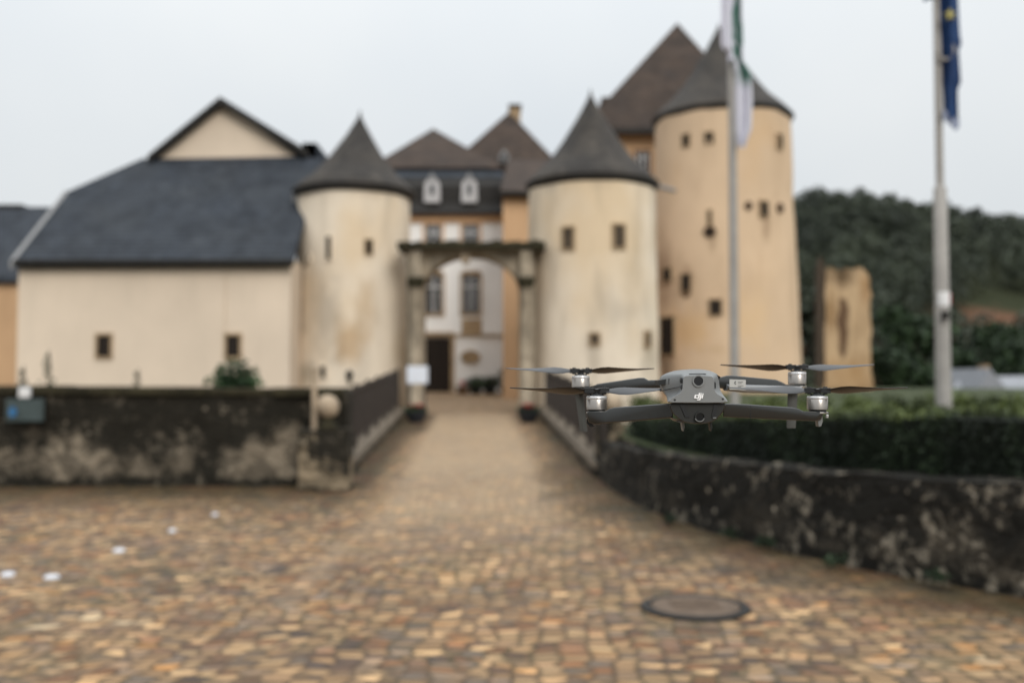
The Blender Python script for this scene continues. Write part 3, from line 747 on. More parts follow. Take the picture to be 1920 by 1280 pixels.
MB().add(vs, fs).build('dark_core', simple('hedge_core', (.006,.009,.005), 1), hd)  # solid dark core filling the hedge behind its leaves
m = MB(); mt = MB()
def leaf(m, p, s):
    u = Vector((random.gauss(0,1), random.gauss(0,1), random.gauss(0,1))).normalized()
    v = u.cross(Vector((random.gauss(0,1), random.gauss(0,1), random.gauss(0,1)))).normalized(); s2 = s*.6
    n = len(m.v); m.v += [p-u*s, p-v*s2, p+u*s, p+v*s2]; m.f.append((n, n+1, n+2, n+3))
L = len(idx)
for _ in range(26000):
    f = random.random()*(L-1.001); i = idx[int(f)]; fr = f-int(f)
    a = Vector(WALL[i]); b = Vector(WALL[min(i+1, len(WALL)-1)]); p = a.lerp(b, fr); nn = nrm(i); zt = HT(p.y)
    p.z = 0; bmp = .10*noise.noise(Vector((p.x*1.8, p.y*1.8, 5)))+(.07*random.random() if random.random() < .05 else 0)
    q = random.random()
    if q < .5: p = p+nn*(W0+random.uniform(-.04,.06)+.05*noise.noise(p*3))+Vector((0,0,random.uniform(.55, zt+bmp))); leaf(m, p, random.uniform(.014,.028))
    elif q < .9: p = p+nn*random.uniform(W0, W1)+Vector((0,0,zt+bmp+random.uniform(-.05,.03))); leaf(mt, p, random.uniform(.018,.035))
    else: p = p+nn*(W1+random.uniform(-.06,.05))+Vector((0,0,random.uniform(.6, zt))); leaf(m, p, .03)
m.build('side_leaves', M['hedge'], hd, fixn=False); mt.build('top_leaves', M['hedgetop'], hd, fixn=False)
# second, looser row of shrubs further back (each shrub its own)
def shrub(name, label, cat_, x, y, z, h, r, mat, n=500, group=None, size=.05, stem=.05):
    t = empty(name, (x, y, z), label, cat_, group); m = MB()
    k = 7
    for q in range(k):
        a = random.random()*6.28; rr_ = random.uniform(0, .55)*r
        leafpts(m, (x+rr_*math.cos(a), y+rr_*math.sin(a), z+h*random.uniform(.45,.72)), min(r*.62, h*.42), n//k, size, .8)
    m.build('foliage', mat, t, fixn=False)
    MB().tube([(x,y,z-.05),(x+.02,y,z+h*.5)], [stem, stem*.5], 6).build('stem', M['bark'], t)
    return t
for k, px in enumerate((1215,1290,1440,1530,1600,1670,1730,1800,1860,1925,1990)):
    Y = 17.5+random.uniform(-1,1); x = (px-960)/FPX*Y; z = .62+.02*(Y-6)
    where = {0:'leftmost, beside the right bridge pedestal',1:'second from the left, behind the drone body',2:'behind the right front arm of the drone',3:'behind the right propellers of the drone',4:'at the foot of the ruined wall',5:'just right of the ruined wall',6:'left of the thick flagpole',7:'right behind the thick flagpole',8:'below the grey roofed house',9:'at the right edge of the photo',10:'beyond the right edge of the photo'}[k]
    shrub('low_shrub', 'light green low shrub on the lawn, '+where, 'shrub', x, Y, z-.02, .56+random.uniform(-.06,.07), .55, M['hedgetop'], 700, 'low shrubs on the lawn behind the hedge', .04)
# plants behind left wall
shrub('ivy_bush', 'round dark green bush below the right barn window, above the wall', 'bush', P(452,0,19).x, 19, .6, 1.55, .72, M['bushgreen'], 1500, size=.055)
def tall_plant(px, top, Y, label):
    t = empty('tall_weed', (P(px,0,Y).x, Y, .4), label, 'plant', 'weeds behind the left wall'); x = P(px,0,Y).x; zt = P(0,top,Y).z
    MB().tube([(x,Y,-1.8),(x+.02,Y,zt)], [.02,.008], 6).build('stem', M['bark'], t); m = MB()
    for k in range(8): leafpts(m, (x, Y, zt-.12-.12*k), .05+.028*k, 22, .03)
    m.build('leaves', M['leafy2'], t, fixn=False)
tall_plant(56, 684, 17, 'short dark weed above the left end of the wall, near the teal sign')
tall_plant(102, 655, 17, 'tall thin weed above the wall, second from the left edge')
tall_plant(268, 690, 17, 'faint small weed above the wall between the barn windows')

# ------------------------------------------------------------------ trees at the foot of the hill
def tree(label, x, y, z, h, r, mat, n=2600, size=.28):
    t = empty('broadleaf_tree', (x, y, z), label, 'tree', 'trees at the foot of the hill')
    m = MB(); m.tube([(x,y,z-.3),(x+.1,y,z+h*.3),(x-.1,y+.1,z+h*.6)], [r*.09, r*.07, r*.035], 8)
    for k in range(5):
        a = k*1.3; m.tube([(x,y,z+h*(.3+.06*k)), (x+math.cos(a)*r*.6, y+math.sin(a)*r*.6, z+h*(.5+.07*k))], [r*.04, r*.015], 6)
    m.build('trunk', M['bark'], t)
    m = MB(); k = 16
    for q in range(k):
        a = random.random()*6.28; f = random.random(); rr_ = r*.72*math.sqrt(random.random())*(1-.5*f)
        leafpts(m, (x+rr_*math.cos(a), y+rr_*math.sin(a), z+h*(.22+.68*f)), r*random.uniform(.3,.48), n//k, size, .8)
    m.build('crown', mat, t, fixn=False)
for px, Y, top, r, lab, mt_ in (
    (1515, 60, 520, 3.0, 'dark tree in the gap between the great tower and the ruined wall', 'forest'),
    (1665, 75, 560, 3.6, 'dark tree rising just right of the ruined wall', 'leafy'),
    (1655, 55, 640, 1.8, 'small lighter tree against the right side of the ruined wall', 'leafy2'),
    (1705, 62, 640, 2.4, 'pale green rounded tree between ruined wall and thick flagpole', 'leafy2'),
    (1740, 90, 590, 4.5, 'broad dark tree behind the thick flagpole', 'leafy'),
    (1815, 80, 632, 3.6, 'mid green tree right of the thick flagpole', 'leafy2'),
    (1865, 95, 612, 4.0, 'wide tree behind the grey roofed house', 'leafy'),
    (1910, 78, 640, 3.4, 'tree cut by the right edge above the grey roof', 'leafy2'),
    (1975, 85, 590, 4.5, 'tree beyond the right edge of the photo', 'leafy')):
    x = (px-960)/FPX*Y; z = -1.8; h = P(px, top, Y).z-z
    tree(lab, x, Y, z, h, r, M[mt_], size=.14+.0022*Y)

# ------------------------------------------------------------------ flagpoles and flags
def flagmat(name, kind):
    t = NT(name, .8, .2)
    if kind == 'eu': t.col(t.ramp(t.noise(2), [(.3, (.010,.028,.085)), (.7, (.016,.045,.13))]))
    elif kind == 'hem': t.col((.24,.27,.36))
    elif kind == 'green':
        g = t.ramp(t.noise(2.2, 4, (3,3,1)), [(.46, (.58,.58,.65)), (.52, (.07,.17,.135))])
        zz = t.math('SUBTRACT', t.sep('Z'), P(0, 165, 12.5).z)
        t.col(t.mix(t.ramp(t.math('ADD', zz, t.math('MULTIPLY', t.noise(3), .3)), [(.1, 0.), (.25, 1.)]), (.58,.58,.65), g))
    else: t.col((.62,.62,.70))
    return t.m
def drape(m, pts, Y, folds, depth, ph=0, nseg=20):
    """hanging cloth: rows of (left px, right px, py); folds run down it; real thickness"""
    rows = []
    for (a, b, y) in pts:
        row = []
        for k in range(nseg+1):
            u = k/nseg; row.append(P(a+(b-a)*u, y+3*math.sin(u*7+ph), Y + depth*math.sin(u*math.pi*folds+ph+y*.006)))
        rows.append(row)
    vs = [p for r in rows for p in r]; fs = []; n = nseg+1; off = len(vs)
    vs += [p+Vector((0,.004,0)) for p in vs[:]]
    for i in range(len(rows)-1):
        for k in range(nseg):
            q = (i*n+k, i*n+k+1, (i+1)*n+k+1, (i+1)*n+k); fs.append(q); fs.append(tuple(x+off for x in reversed(q)))
    m.add(vs, fs)
def interp(keys, step=6):
    out = []; y = keys[0][2]
    while y <= keys[-1][2]:
        for a, b in zip(keys, keys[1:]):
            if a[2] <= y <= b[2]:
                f = (y-a[2])/(b[2]-a[2]); out.append((a[0]+(b[0]-a[0])*f, a[1]+(b[1]-a[1])*f, y)); break
        y += step
    return out
FY = 12.5
fp = empty('flagpole', (P(1378,750,FY).x, FY, .75), 'slim grey flagpole in front of the great round tower', 'flagpole', 'flagpoles in the garden')
b = P(1377.5, 715, FY); MB().tube([(b.x,FY,.6),(b.x,FY,3.0),(b.x,FY,8.2)], [.062,.058,.046], 16).build('shaft', M['pole'], fp, smooth=60)
c_ = MB().lathe(b.x, FY, [(.11,.70),(.11,.85),(.07,.9)], 16).build('base_collar', M['pole'], fp)
fl = empty('flag', (b.x, FY-.1, 6), 'white and green flag hanging limp on the slim flagpole', 'flag')
m = MB(); drape(m, interp([(1352,1370,-120),(1352,1374,52),(1353,1376,88),(1364,1377,96),(1365,1378,118)]), FY-.13, 2.2, .04, .5); m.build('front_fold', flagmat('flag_white', 'w'), fl, smooth=80)
m = MB(); drape(m, interp([(1362,1390,-120),(1366,1392,0),(1370,1394,110),(1376,1409,140),(1377,1411,190),(1379,1409,240),(1381,1402,258),(1384,1396,276)]), FY-.08, 3.2, .05, 1.2); m.build('cloth', flagmat('flag_green_white', 'green'), fl, smooth=80)
EY = 10.0
fp2 = empty('flagpole', (P(1771,760,EY).x, EY, .7), 'thick stepped grey flagpole nearest the right edge', 'flagpole', 'flagpoles in the garden')
b2 = P(1769, 715, EY); zs = P(1769, 347, EY).z
MB().tube([(b2.x,EY,.55),(b2.x,EY,2.2),(b2.x,EY,zs-.04),(b2.x,EY,zs)], [.082,.072,.064,.042], 20).build('lower_shaft', M['pole'], fp2, smooth=60)
MB().tube([(b2.x,EY,zs),(b2.x,EY,7.0)], [.040,.034], 16).build('upper_shaft', M['pole'], fp2, smooth=60)
pl = MB()
for k in range(9):
    pass
def arcplate(name, py0, py1, a0, a1, r, mat, par):
    z0 = P(0,py1,EY).z; z1 = P(0,py0,EY).z; m = MB(); ring = []
    for k in range(9):
        a = R(a0+(a1-a0)*k/8); ring.append([(b2.x+rr_*math.cos(a), EY+rr_*math.sin(a), z) for rr_, z in ((r,z0),(r+.004,z0),(r+.004,z1),(r,z1))])
    m.loft([[Vector(q) for q in x] for x in ring]); return m.build(name, mat, par)
arcplate('sticker', 548, 574, 215, 325, .074, M['frame'], fp2); arcplate('red_stripe', 550, 571, 318, 330, .079, M['red'], fp2)
MB().box((b2.x-.045, EY-.13, P(0,600,EY).z), (b2.x+.015, EY-.07, P(0,584,EY).z)).build('cleat', M['trim'], fp2)
f2 = empty('flag', (b2.x+.1, EY, 5), 'dark blue flag with a yellow star hanging on the thick flagpole', 'flag')
keys = [(1762,1800,-160),(1763,1797,0),(1764,1800,60),(1765,1803,80),(1766,1798,92),(1767,1802,152),(1768,1796,166),(1770,1797,214),(1776,1799,226)]
m = MB(); drape(m, interp(keys), EY-.06, 2.4, .05, .2); m.build('cloth', flagmat('flag_blue', 'eu'), f2, smooth=80)
m = MB(); drape(m, interp([(1730,1750,-60),(1731,1752,4)]), EY-.05, 1.5, .03); m.build('back_fold', flagmat('flag_blue2', 'eu'), f2)
m = MB(); m.prism([P(1769,205,EY-.08),P(1799,225,EY-.08),P(1799,238,EY-.08),P(1793,245,EY-.08),P(1768,221,EY-.08)], (0,.01,0)); m.build('hem', flagmat('flag_hem', 'hem'), f2)
star = []
c = P(1783, 27, EY-.17)
for k in range(10):
    rr_ = .062 if k % 2 == 0 else .027; an = math.pi/2+k*math.pi/5; star.append(c+Vector((rr_*math.cos(an), 0, rr_*math.sin(an))))
MB().prism(star, (0,.04,0)).build('star', simple('flag_yellow', (.30,.27,.10), .8), f2)
m = MB(); c = P(1768, 98, EY-.02); pts = [c+Vector((.085*math.cos(k*math.pi/12), -.06+.0*k, .095*math.sin(k*math.pi/12))) for k in range(-14, 4)]
m.tube(pts, .016, 8).build('retaining_ring', M['pole'], fp2, smooth=60)

# ------------------------------------------------------------------ small things on and near the ground
def gz(x, y): return zr(y)+.012*noise.noise(Vector((x*.5,y*.5,3)))
mh = empty('manhole_cover', (1.32, 7.15, 0), 'round iron manhole cover set in the cobbles at lower right', 'manhole cover')
c = P(1305, 1133, 7.1); x0, y0 = c.x, 7.13
MB().lathe(x0, y0, [(.385,-.03),(.385,.014),(.375,.018),(.325,.018),(.32,.008),(.315,-.02)], 64).build('frame_ring', M['iron'], mh)
MB().lathe(x0, y0, [(.31,-.02),(.31,.016),(.295,.020),(.001,.020)], 64).build('lid', M['lid'], mh)
m = MB()
for k in range(-2, 3):
    m.box((x0-.17, y0+k*.07-.012, .0205), (x0+.17, y0+k*.07+.012, .026))
m.build('grip_ribs', M['lid'], mh)
for (px, py, r_, lab) in ((15,1076,.055,'white round stud in the cobbles, nearest the left edge'),(97,1081,.062,'white round stud, lowest and second from the left edge'),
        (223,1031,.055,'white round stud, middle one of the diagonal row of five'),(323,994,.04,'faint white stud, fourth of the diagonal row'),(403,964,.035,'faintest white stud, farthest along the row near the wall')):
    Y = 7.0
    for _ in range(30):
        p = P(px, py, Y); Y += (p.z-gz(p.x, Y)-.01)*3
    p = P(px, py, Y); g0 = gz(p.x, Y)
    o = MB().lathe(p.x, Y, [(r_,g0-.01),(r_,g0+.014),(r_*.8,g0+.024),(r_*.4,g0+.028),(.001,g0+.029)], 24).build('road_stud', M['stud'], smooth=50, origin=(p.x, Y, g0))
    tag(o, lab, 'road stud', 'white studs in the cobbles')
# notice board on stand by the gate
nb = empty('notice_board', (P(782,0,25.5).x, 25.5, zr(25.5)), 'blank white notice board on two legs left of the gateway', 'sign')
quad(763, 686, 802, 719, 25.5, .04).build('board', M['signw'], nb, bevel=.01)
m = MB(); quad(767, 719, 770, 775, 25.52, .03, m); quad(795, 719, 798, 775, 25.52, .03, m); m.build('legs', M['rail'], nb)
for (px, lab) in ((783, 'dark planter with red flowers at the left foot of the gateway'), (990, 'dark planter with red flowers at the right foot of the gateway')):
    Y = 25.0; x = P(px, 0, Y).x; z = zr(Y); t = empty('planter', (x, Y, z), lab, 'planter', 'planters at the gateway')
    MB().lathe(x, Y, [(.17,z),(.27,z+.22),(.29,z+.23),(.29,z+.27),(.24,z+.27),(.22,z+.21),(.001,z+.21)], 24).build('pot', M['pot'], t, smooth=35)
    m = MB(); leafpts(m, (x, Y, z+.32), .30, 500, .035, .4); m.build('leaves', M['leafy'], t, fixn=False)
    m = MB(); leafpts(m, (x, Y, z+.40), .2, 130, .03, .35); m.build('flowers', M['red'], t, fixn=False)
for px, lab, n_ in ((869,'small red flowering pot beside the dark doorway',1),(893,'dark shrub in a tub under the oval cartouche',0),(919,'dark shrub in a tub, second from the orange wing',0),(950,'taller dark shrub in a tub at the foot of the orange wing',2)):
    Y = 38.5; x = P(px,0,Y).x; z = zr(Y); t = empty('courtyard_plant', (x, Y, z), lab, 'plant', 'potted plants in the courtyard')
    MB().lathe(x, Y, [(.2,z),(.28,z+.3),(.001,z+.3)], 16).build('tub', M['pot'] if n_ != 1 else M['dkframe'], t)
    m = MB(); leafpts(m, (x, Y, z+.42+.15*(n_ == 2)), .42 if n_ != 1 else .17, 600 if n_ != 1 else 160, .05 if n_ != 1 else .03, .7+.5*(n_ == 2)); m.build('leaves', M['leafy'] if n_ != 1 else M['red'], t, fixn=False)
# wall lantern on the left tower
ln = P(655, 706, 27.7); t = empty('wall_lantern', (ln.x, 27.7, ln.z-.2), 'small dark lantern on the left cream tower above the railing', 'lantern')
MB().lathe(ln.x, 27.7, [(.05,ln.z-.18),(.10,ln.z+.08),(.12,ln.z+.1),(.02,ln.z+.2)], 6).build('lamp_housing', M['trim'], t)
MB().tube([(ln.x,27.7,ln.z-.16),(ln.x,27.95,ln.z-.3)], .02, 6).build('bracket', M['trim'], t)
# weeds at wall foot
for k, (x, y) in enumerate(((2.18,9.95),(1.72,11.0),(2.75,8.5),(2.4,9.45),(3.3,7.75))):
    shrub('wall_weed', ('green weed tuft at the curved wall foot, '+['below the drone body','nearest the bridge','mid way along','left of the brightest lichen patch','nearest the right edge'][k]), 'weed', x, y, 0, .16, .12, M['leafy2'], 120, 'weeds at the foot of the curved wall', .02, .006)

# ------------------------------------------------------------------ the drone
shell = simple('drone_shell', (.165,.172,.172), .42, .03, 60, .45)
shell_d = simple('drone_shaded_underside', (.008,.009,.008), .5, .05, 60, .4)  # dark plastic; shade from overhead light also put into this colour
armm = simple('drone_arm', (.019,.020,.019), .38, .04, 50, .45)
blk = simple('drone_black', (.010,.011,.012), .35, .1, 50, .4)
lens = simple('drone_lens', (.004,.004,.005), .12, .1, 50, .6)
silv = simple('motor_silver', (.36,.335,.31), .28, .05, 60, .5, metal=.85)
silv2 = simple('motor_ring', (.50,.50,.50), .3, .03, 60, .5, metal=.5)
bladem = simple('blade_plastic', (.008,.008,.010), .3, .05, 30, .5)
whitem = simple('logo_white', (.85,.85,.85), .5, .02)
lblm = simple('label_paper', (.42,.42,.40), .6, .03)
DC = P(1308, 745, 1.27)
dr = empty('drone', DC, 'grey four-rotor camera drone hovering sharp in front of the castle', 'drone')
def D(px, py, Y): return P(px, py, Y)
def ringp(pts, Y): return [D(x, y, Y) for x, y in pts]
def smoothring(pts, n=3):
    out = []; L = len(pts)
    for i in range(L):
        p0, p1, p2, p3 = pts[i-1], pts[i], pts[(i+1) % L], pts[(i+2) % L]
        for k in range(n):
            t = k/n; out.append(tuple(.5*((2*b)+(-a+c)*t+(2*a-5*b+4*c-d)*t*t+(-a+3*b-3*c+d)*t**3) for a,b,c,d in zip(p0,p1,p2,p3)))
    return out
A_ = [(1254,754.5),(1255,749),(1262,744.5),(1272,739),(1278,731),(1279.5,718),(1280,708),(1284,704.2),(1294,703.2),(1309,703),(1325,703.4),(1335,704.8),(1339,709),(1340,719),(1341,731),(1347,739),(1356,744),(1361,749),(1362,754.5),(1340,755.3),(1309,755.5),(1276,755.2)]
B_ = [(1253,753),(1253.5,748),(1261,743),(1270,737.5),(1275,729),(1276,716),(1277,704),(1282,699.8),(1294,698.2),(1309,697.8),(1326,698.4),(1337,700.3),(1342,706),(1343,718),(1344,730),(1350,738),(1358,743),(1362,748),(1363,753),(1340,756),(1309,756),(1276,756)]
C_ = [(1254,752),(1251,748),(1250,742),(1247,736),(1243,729),(1240,719),(1243,706),(1253,699),(1272,694.5),(1308,693),(1328,695),(1340,698.6),(1346,703),(1348,712),(1349,722),(1351,732),(1356,740),(1359,747),(1360,752),(1340,755),(1309,755),(1276,755)]
E_ = [(1256,750),(1252,746),(1248,741),(1243,735),(1239,727),(1236,717),(1238,707),(1250,699.5),(1270,694),(1303,691.8),(1325,693.6),(1338,697.6),(1344,702),(1346,710),(1347,720),(1348,730),(1350,738),(1352,744),(1353,750),(1335,753),(1305,753),(1275,753)]
def cen(r, k, dy=0):
    cx = sum(p[0] for p in r)/len(r); cy = sum(p[1] for p in r)/len(r); return [(cx+(p[0]-cx)*k, cy+(p[1]-cy)*k+dy) for p in r]
rs = [(cen(A_, .955), 1.1625), (cen(A_, .985), 1.164), (A_, 1.167), (B_, 1.182), (C_, 1.212), (E_, 1.26), (cen(E_, .97, 1), 1.32), (cen(E_, .80, 2), 1.38), (cen(E_, .5, 3), 1.40)]
MB().loft([ringp(smoothring(r), Y) for r, Y in rs]).build('body', shell, dr, smooth=32)
U_ = [(1257,757),(1256,764),(1260,773),(1268,781),(1277,788),(1290,792.5),(1310,794),(1328,792.5),(1341,787),(1350,779),(1357,770),(1360,763),(1360,757),(1335,756.4),(1309,756.2),(1280,756.4)]
rs = [(cen(U_, .95), 1.169), (cen(U_, .985), 1.171), (U_, 1.176), (cen(U_, 1.0, 0), 1.24), (cen(U_, .92, -4), 1.31), (cen(U_, .6, -8), 1.35)]
MB().loft([ringp(smoothring(r), Y) for r, Y in rs]).build('underside', shell_d, dr, smooth=32)
def disc(name, px, py, Y, r0, r1, mat, par, y1=-.002, sx=1, n=32, inset=None):
    c = D(px, py, Y); k = Y/FPX; m = MB(); rings = []
    prof = [(r0, .004), (r0, y1), (r1, y1)]
    if inset is not None: prof += [(r1, inset)]
    for r_, yy in prof: rings.append([c+Vector((r_*k*sx*math.cos(a*2*math.pi/n), yy, r_*k*math.sin(a*2*math.pi/n))) for a in range(n)])
    m.loft(rings); return m.build(name, mat, par, smooth=30)
sn = disc('rear_sensor', 1309, 714, 1.1635, 11.2, 8.8, shell, dr, -.0028, inset=.0008)
disc('sensor_lens', 1309, 714, 1.1635, 8.6, 5, lens, sn, -.0012)
sn = disc('lower_sensor', 1312, 781, 1.1695, 9.6, 7.8, shell_d, dr, -.004, inset=.001)
disc('sensor_lens', 1312, 781, 1.1695, 7.7, 4.5, lens, sn, -.0015)
c = D(1312, 781, 1.165); k = 1.165/FPX; m = MB()
m.tube([c+Vector((9.0*k*math.cos(a), 0, 9.0*k*math.sin(a))) for a in [R(200+ i*14) for i in range(11)]], .0006, 6).build('painted_rim_highlight', shell, sn, smooth=60)  # pale tube standing in for the highlight along the lower rim
for px, py in ((1265,749.5),(1355,747.8)): disc('screw_hole', px, py, 1.1632, 2.1, 1.2, blk, dr, -.0008, n=16)
m = MB().tube([D(1292+ i*3.2, 701.2-.6*math.sin(i*math.pi/10), 1.1685) for i in range(11)], .0006, 6); m.build('top_seam', blk, dr)
for (px, py, h_) in ((1277.5,713,5.5),(1279,726,5),(1340.8,722,6.5)):
    c = D(px, py, 1.1655); k = 1.16/FPX
    MB().loft([[c+Vector((1.6*k*q*math.cos(a*math.pi/8), yy, h_*k*q*math.sin(a*math.pi/8))) for a in range(16)] for yy, q in ((.006,1),(-.0006,1),(-.0012,.7))]).build('side_vent', blk, dr)
# left shoulder: black block painting the shade in the hinge gap, and side panel
MB().prism([D(1234.5,713,1.205),D(1251,710,1.205),D(1251,720,1.205),D(1235,722,1.205)], (0,.03,0)).build('hinge_dark_gap', blk, dr)
m = MB(); m.prism([D(1251.5,708,1.203),D(1258,706,1.20),D(1258,722,1.20),D(1252,724,1.203)], (0,.01,0)); m.build('hinge_plate', shell, dr, bevel=.0006)
m = MB()
for q in range(5): m.prism([D(1253.4,710+q*2.2,1.1995),D(1256.6,709.6+q*2.2,1.1995),D(1256.6,710.5+q*2.2,1.1995),D(1253.4,710.9+q*2.2,1.1995)], (0,.002,0))
m.build('hinge_grille', blk, dr)
MB().prism([D(1343,702,1.20),D(1351,706,1.21),D(1349,711,1.21),D(1344,709,1.20)], (0,.03,0)).build('shoulder_shadow_gap', blk, dr)
m = MB().tube([D(1238,733,1.21),D(1256,729,1.195),D(1278,724,1.172)], .0006, 6); m.build('side_seam', armm, dr)
# slots in the underside
for xs in ((1275,1283,1285,1294), (1339,1347,1342,1334)):
    m = MB().prism([D(xs[0],759,1.1678),D(xs[1],759,1.1678),D(xs[3] if xs[0]<1300 else xs[2],782,1.1678),D(xs[2] if xs[0]<1300 else xs[3],782,1.1678)], (0,.004,0)); m.build('cooling_slot', blk, dr)
for (a, b_) in ((1337,1343),):
    m = MB().prism([D(a,782.3,1.1672),D(b_,782.3,1.1672),D(b_,784,1.1672),D(a,784,1.1672)], (0,.003,0)); m.build('slot_lip', shell, dr)
MB().prism([D(1259,783,1.19),D(1275,787,1.18),D(1289,784.5,1.18),D(1289,787.5,1.18),D(1276,792,1.18),D(1266,789,1.19)], (0,.02,0)).build('belly_plate', simple('belly_metal', (.16,.14,.125), .4), dr, bevel=.0005)
for (x0, x1) in ((1278,1281),(1330,1333)):
    m = MB().prism([D(x0,790,1.20),D(x0+5,790,1.20),D(x0+6,800,1.20),D(x1+1,808.5,1.20),D(x1-.5,806,1.20)], (0,.012,0)); m.build('skid_fin', shell if x0 < 1300 else shell_d, dr, bevel=.0004)
# dji lettering on the rear face, sloping strokes
def stroke(m, pts, Y=1.1612): m.prism([D(x, y, Y) for x, y in pts], (0,.0016,0))
m = MB(); sk = lambda x, y: (x+(748-y)*.22, y)
def S4(m, x0, y0, x1, y1): stroke(m, [sk(x0,y0), sk(x1,y0), sk(x1,y1), sk(x0,y1)])
S4(m, 1308.2,736.6,1310.6,746.6)
stroke(m, [sk(1302.2,740.0), sk(1308.2,740.0), sk(1308.2,741.7), sk(1304.2,741.7), sk(1303.6,742.3), sk(1303.6,744.3), sk(1304.2,744.9), sk(1308.2,744.9), sk(1308.2,746.6), sk(1302.2,746.6), sk(1301.2,745.6), sk(1301.2,741.0)])
m.build('logo_letter_d', whitem, dr)
m = MB(); S4(m, 1311.6,739.0,1313.9,747.6); stroke(m, [sk(1313.9,747.6), sk(1311.6,747.6), sk(1311.6,748.2), sk(1307.5,748.2), sk(1306.8,749.9), sk(1312.6,749.9), sk(1313.9,748.8)])
S4(m, 1311.6,736.8,1313.9,738.2)
m.build('logo_letter_j', whitem, dr)
m = MB(); S4(m, 1314.9,740.0,1317.2,746.6); S4(m, 1314.9,737.6,1317.2,739.2); m.build('logo_letter_i', whitem, dr)
# arms
def arm(pts, Ya, Yb, xa, xb, thick, mat=armm, seams=()):
    """pts: outline in the picture; depth runs from Ya at xa to Yb at xb"""
    def dep(x): return Ya+(Yb-Ya)*max(0, min(1, (x-xa)/(xb-xa)))
    cx = sum(p[0] for p in pts)/len(pts); cy = sum(p[1] for p in pts)/len(pts)
    def shr(k): return [(p[0]+(1.2 if p[0] < cx else -1.2)*k, p[1]+(1.6 if p[1] < cy else -1.6)*k) for p in pts]
    rings = []
    for k, yy in ((1.3, 0), (.5, .0012), (0, .004), (0, thick-.004), (.5, thick-.0012), (1.3, thick)):
        rings.append([D(x, y, dep(x)+yy) for x, y in shr(k)])
    a = MB().loft(rings).build('arm', mat, dr, smooth=50)
    for sx, y0, y1 in seams:
        MB().prism([D(sx,y0,dep(sx)-.0004),D(sx+.9,y0,dep(sx)-.0004),D(sx+.9,y1,dep(sx)-.0004),D(sx,y1,dep(sx)-.0004)], (0,.003,0)).build('arm_seam', blk, a)
    return a
aL = arm([(1262,755.5),(1215,758.5),(1152,763.5),(1143,766),(1134,770.5),(1101,771),(1100,780),(1104,792),(1116,795.5),(1135,793),(1200,788.5),(1262,783)], 1.262, 1.195, 1100, 1262, .022, seams=((1217,760.5,785.5),))
aR = arm([(1356,755.5),(1400,757.5),(1486,763.5),(1497,766),(1506,770.5),(1541,771),(1543,775),(1540,786),(1528,789),(1500,788),(1440,785.5),(1356,781.5)], 1.195, 1.262, 1356, 1541, .022, seams=((1407,759.8,784),))
bL = arm([(1246,711.5),(1216,712.5),(1208,708),(1198,708),(1150,715),(1120,719.5),(1108,726),(1072,727.5),(1073,737),(1100,739),(1140,736.5),(1200,730),(1246,726)], 1.448, 1.30, 1072, 1246, .024, armm)
bR = arm([(1346,708),(1362,704),(1372,703.6),(1455,711.5),(1468,717),(1474,720.5),(1504,721.5),(1506,731),(1498,736.5),(1440,736.5),(1385,733),(1346,727)], 1.30, 1.448, 1346, 1504, .024, armm)
m = MB().prism([D(1378,708.3,1.333),D(1468,719.5,1.417),D(1468,720.2,1.417),D(1378,709.0,1.333)], (0,-.009,0))
# pale tube under the right far arm paints its lighter lower shading
MB().tube([D(1360,726,1.315),D(1400,728.5,1.35),D(1500,731,1.44)], [.0045,.0058,.0052], 14).build('arm_light_band', simple('arm_lit_tone', (.20,.205,.21), .3, .03, 60, .6), bR, smooth=60)
# landing legs
legm = simple('drone_leg', (.062,.064,.060), .4, .05, 50, .45)
for (a, b_, c, d_, y0, y1, sh) in ((1078,1093,1088,1102,737,809,legm), (1477,1496,1475,1492,736,802.5,legm)):
    YY = 1.448; m = MB(); rings = []
    for t_, in ((0,),(.3,),(.6,),(.97,),(1,)):
        xa = a+(c-a)*t_; xb = b_+(d_-b_)*t_; y = y0+(y1-y0)*t_; ins = 1.0 if t_ == 1 else 0
        rings.append([D(xa+ins,y,YY+.001),D((xa+xb)/2,y,YY-.0018),D(xb-ins,y,YY+.001),D(xb-ins,y,YY+.012),D((xa+xb)/2,y,YY+.015),D(xa+ins,y,YY+.012)])
    lg = m.loft(rings).build('landing_leg', sh, dr, smooth=50)
# small feet under the near arms
MB().prism([D(1100,784,1.27),D(1109,786,1.27),D(1112,797,1.27),D(1118,799,1.27),D(1106,800,1.27),D(1100,794,1.27)], (0,.012,0)).build('foot_pad', blk, aL, bevel=.0005)
MB().prism([D(1533,786,1.27),D(1543,776,1.27),D(1543,790,1.27),D(1540,799,1.27),D(1535,800,1.27)], (0,.012,0)).build('foot_pad', shell, aR, bevel=.0005)
MB().lathe(D(1540,0,1.268).x, 1.266, [(.0018, D(0,783,1.266).z), (.0022, D(0,778,1.266).z), (.0015, D(0,776.5,1.266).z)], 12).build('led_cap', silv2, aR)
disc('screw_hole', 1508, 781, 1.2535, 1.3, .8, blk, aR, -.0006, n=12)
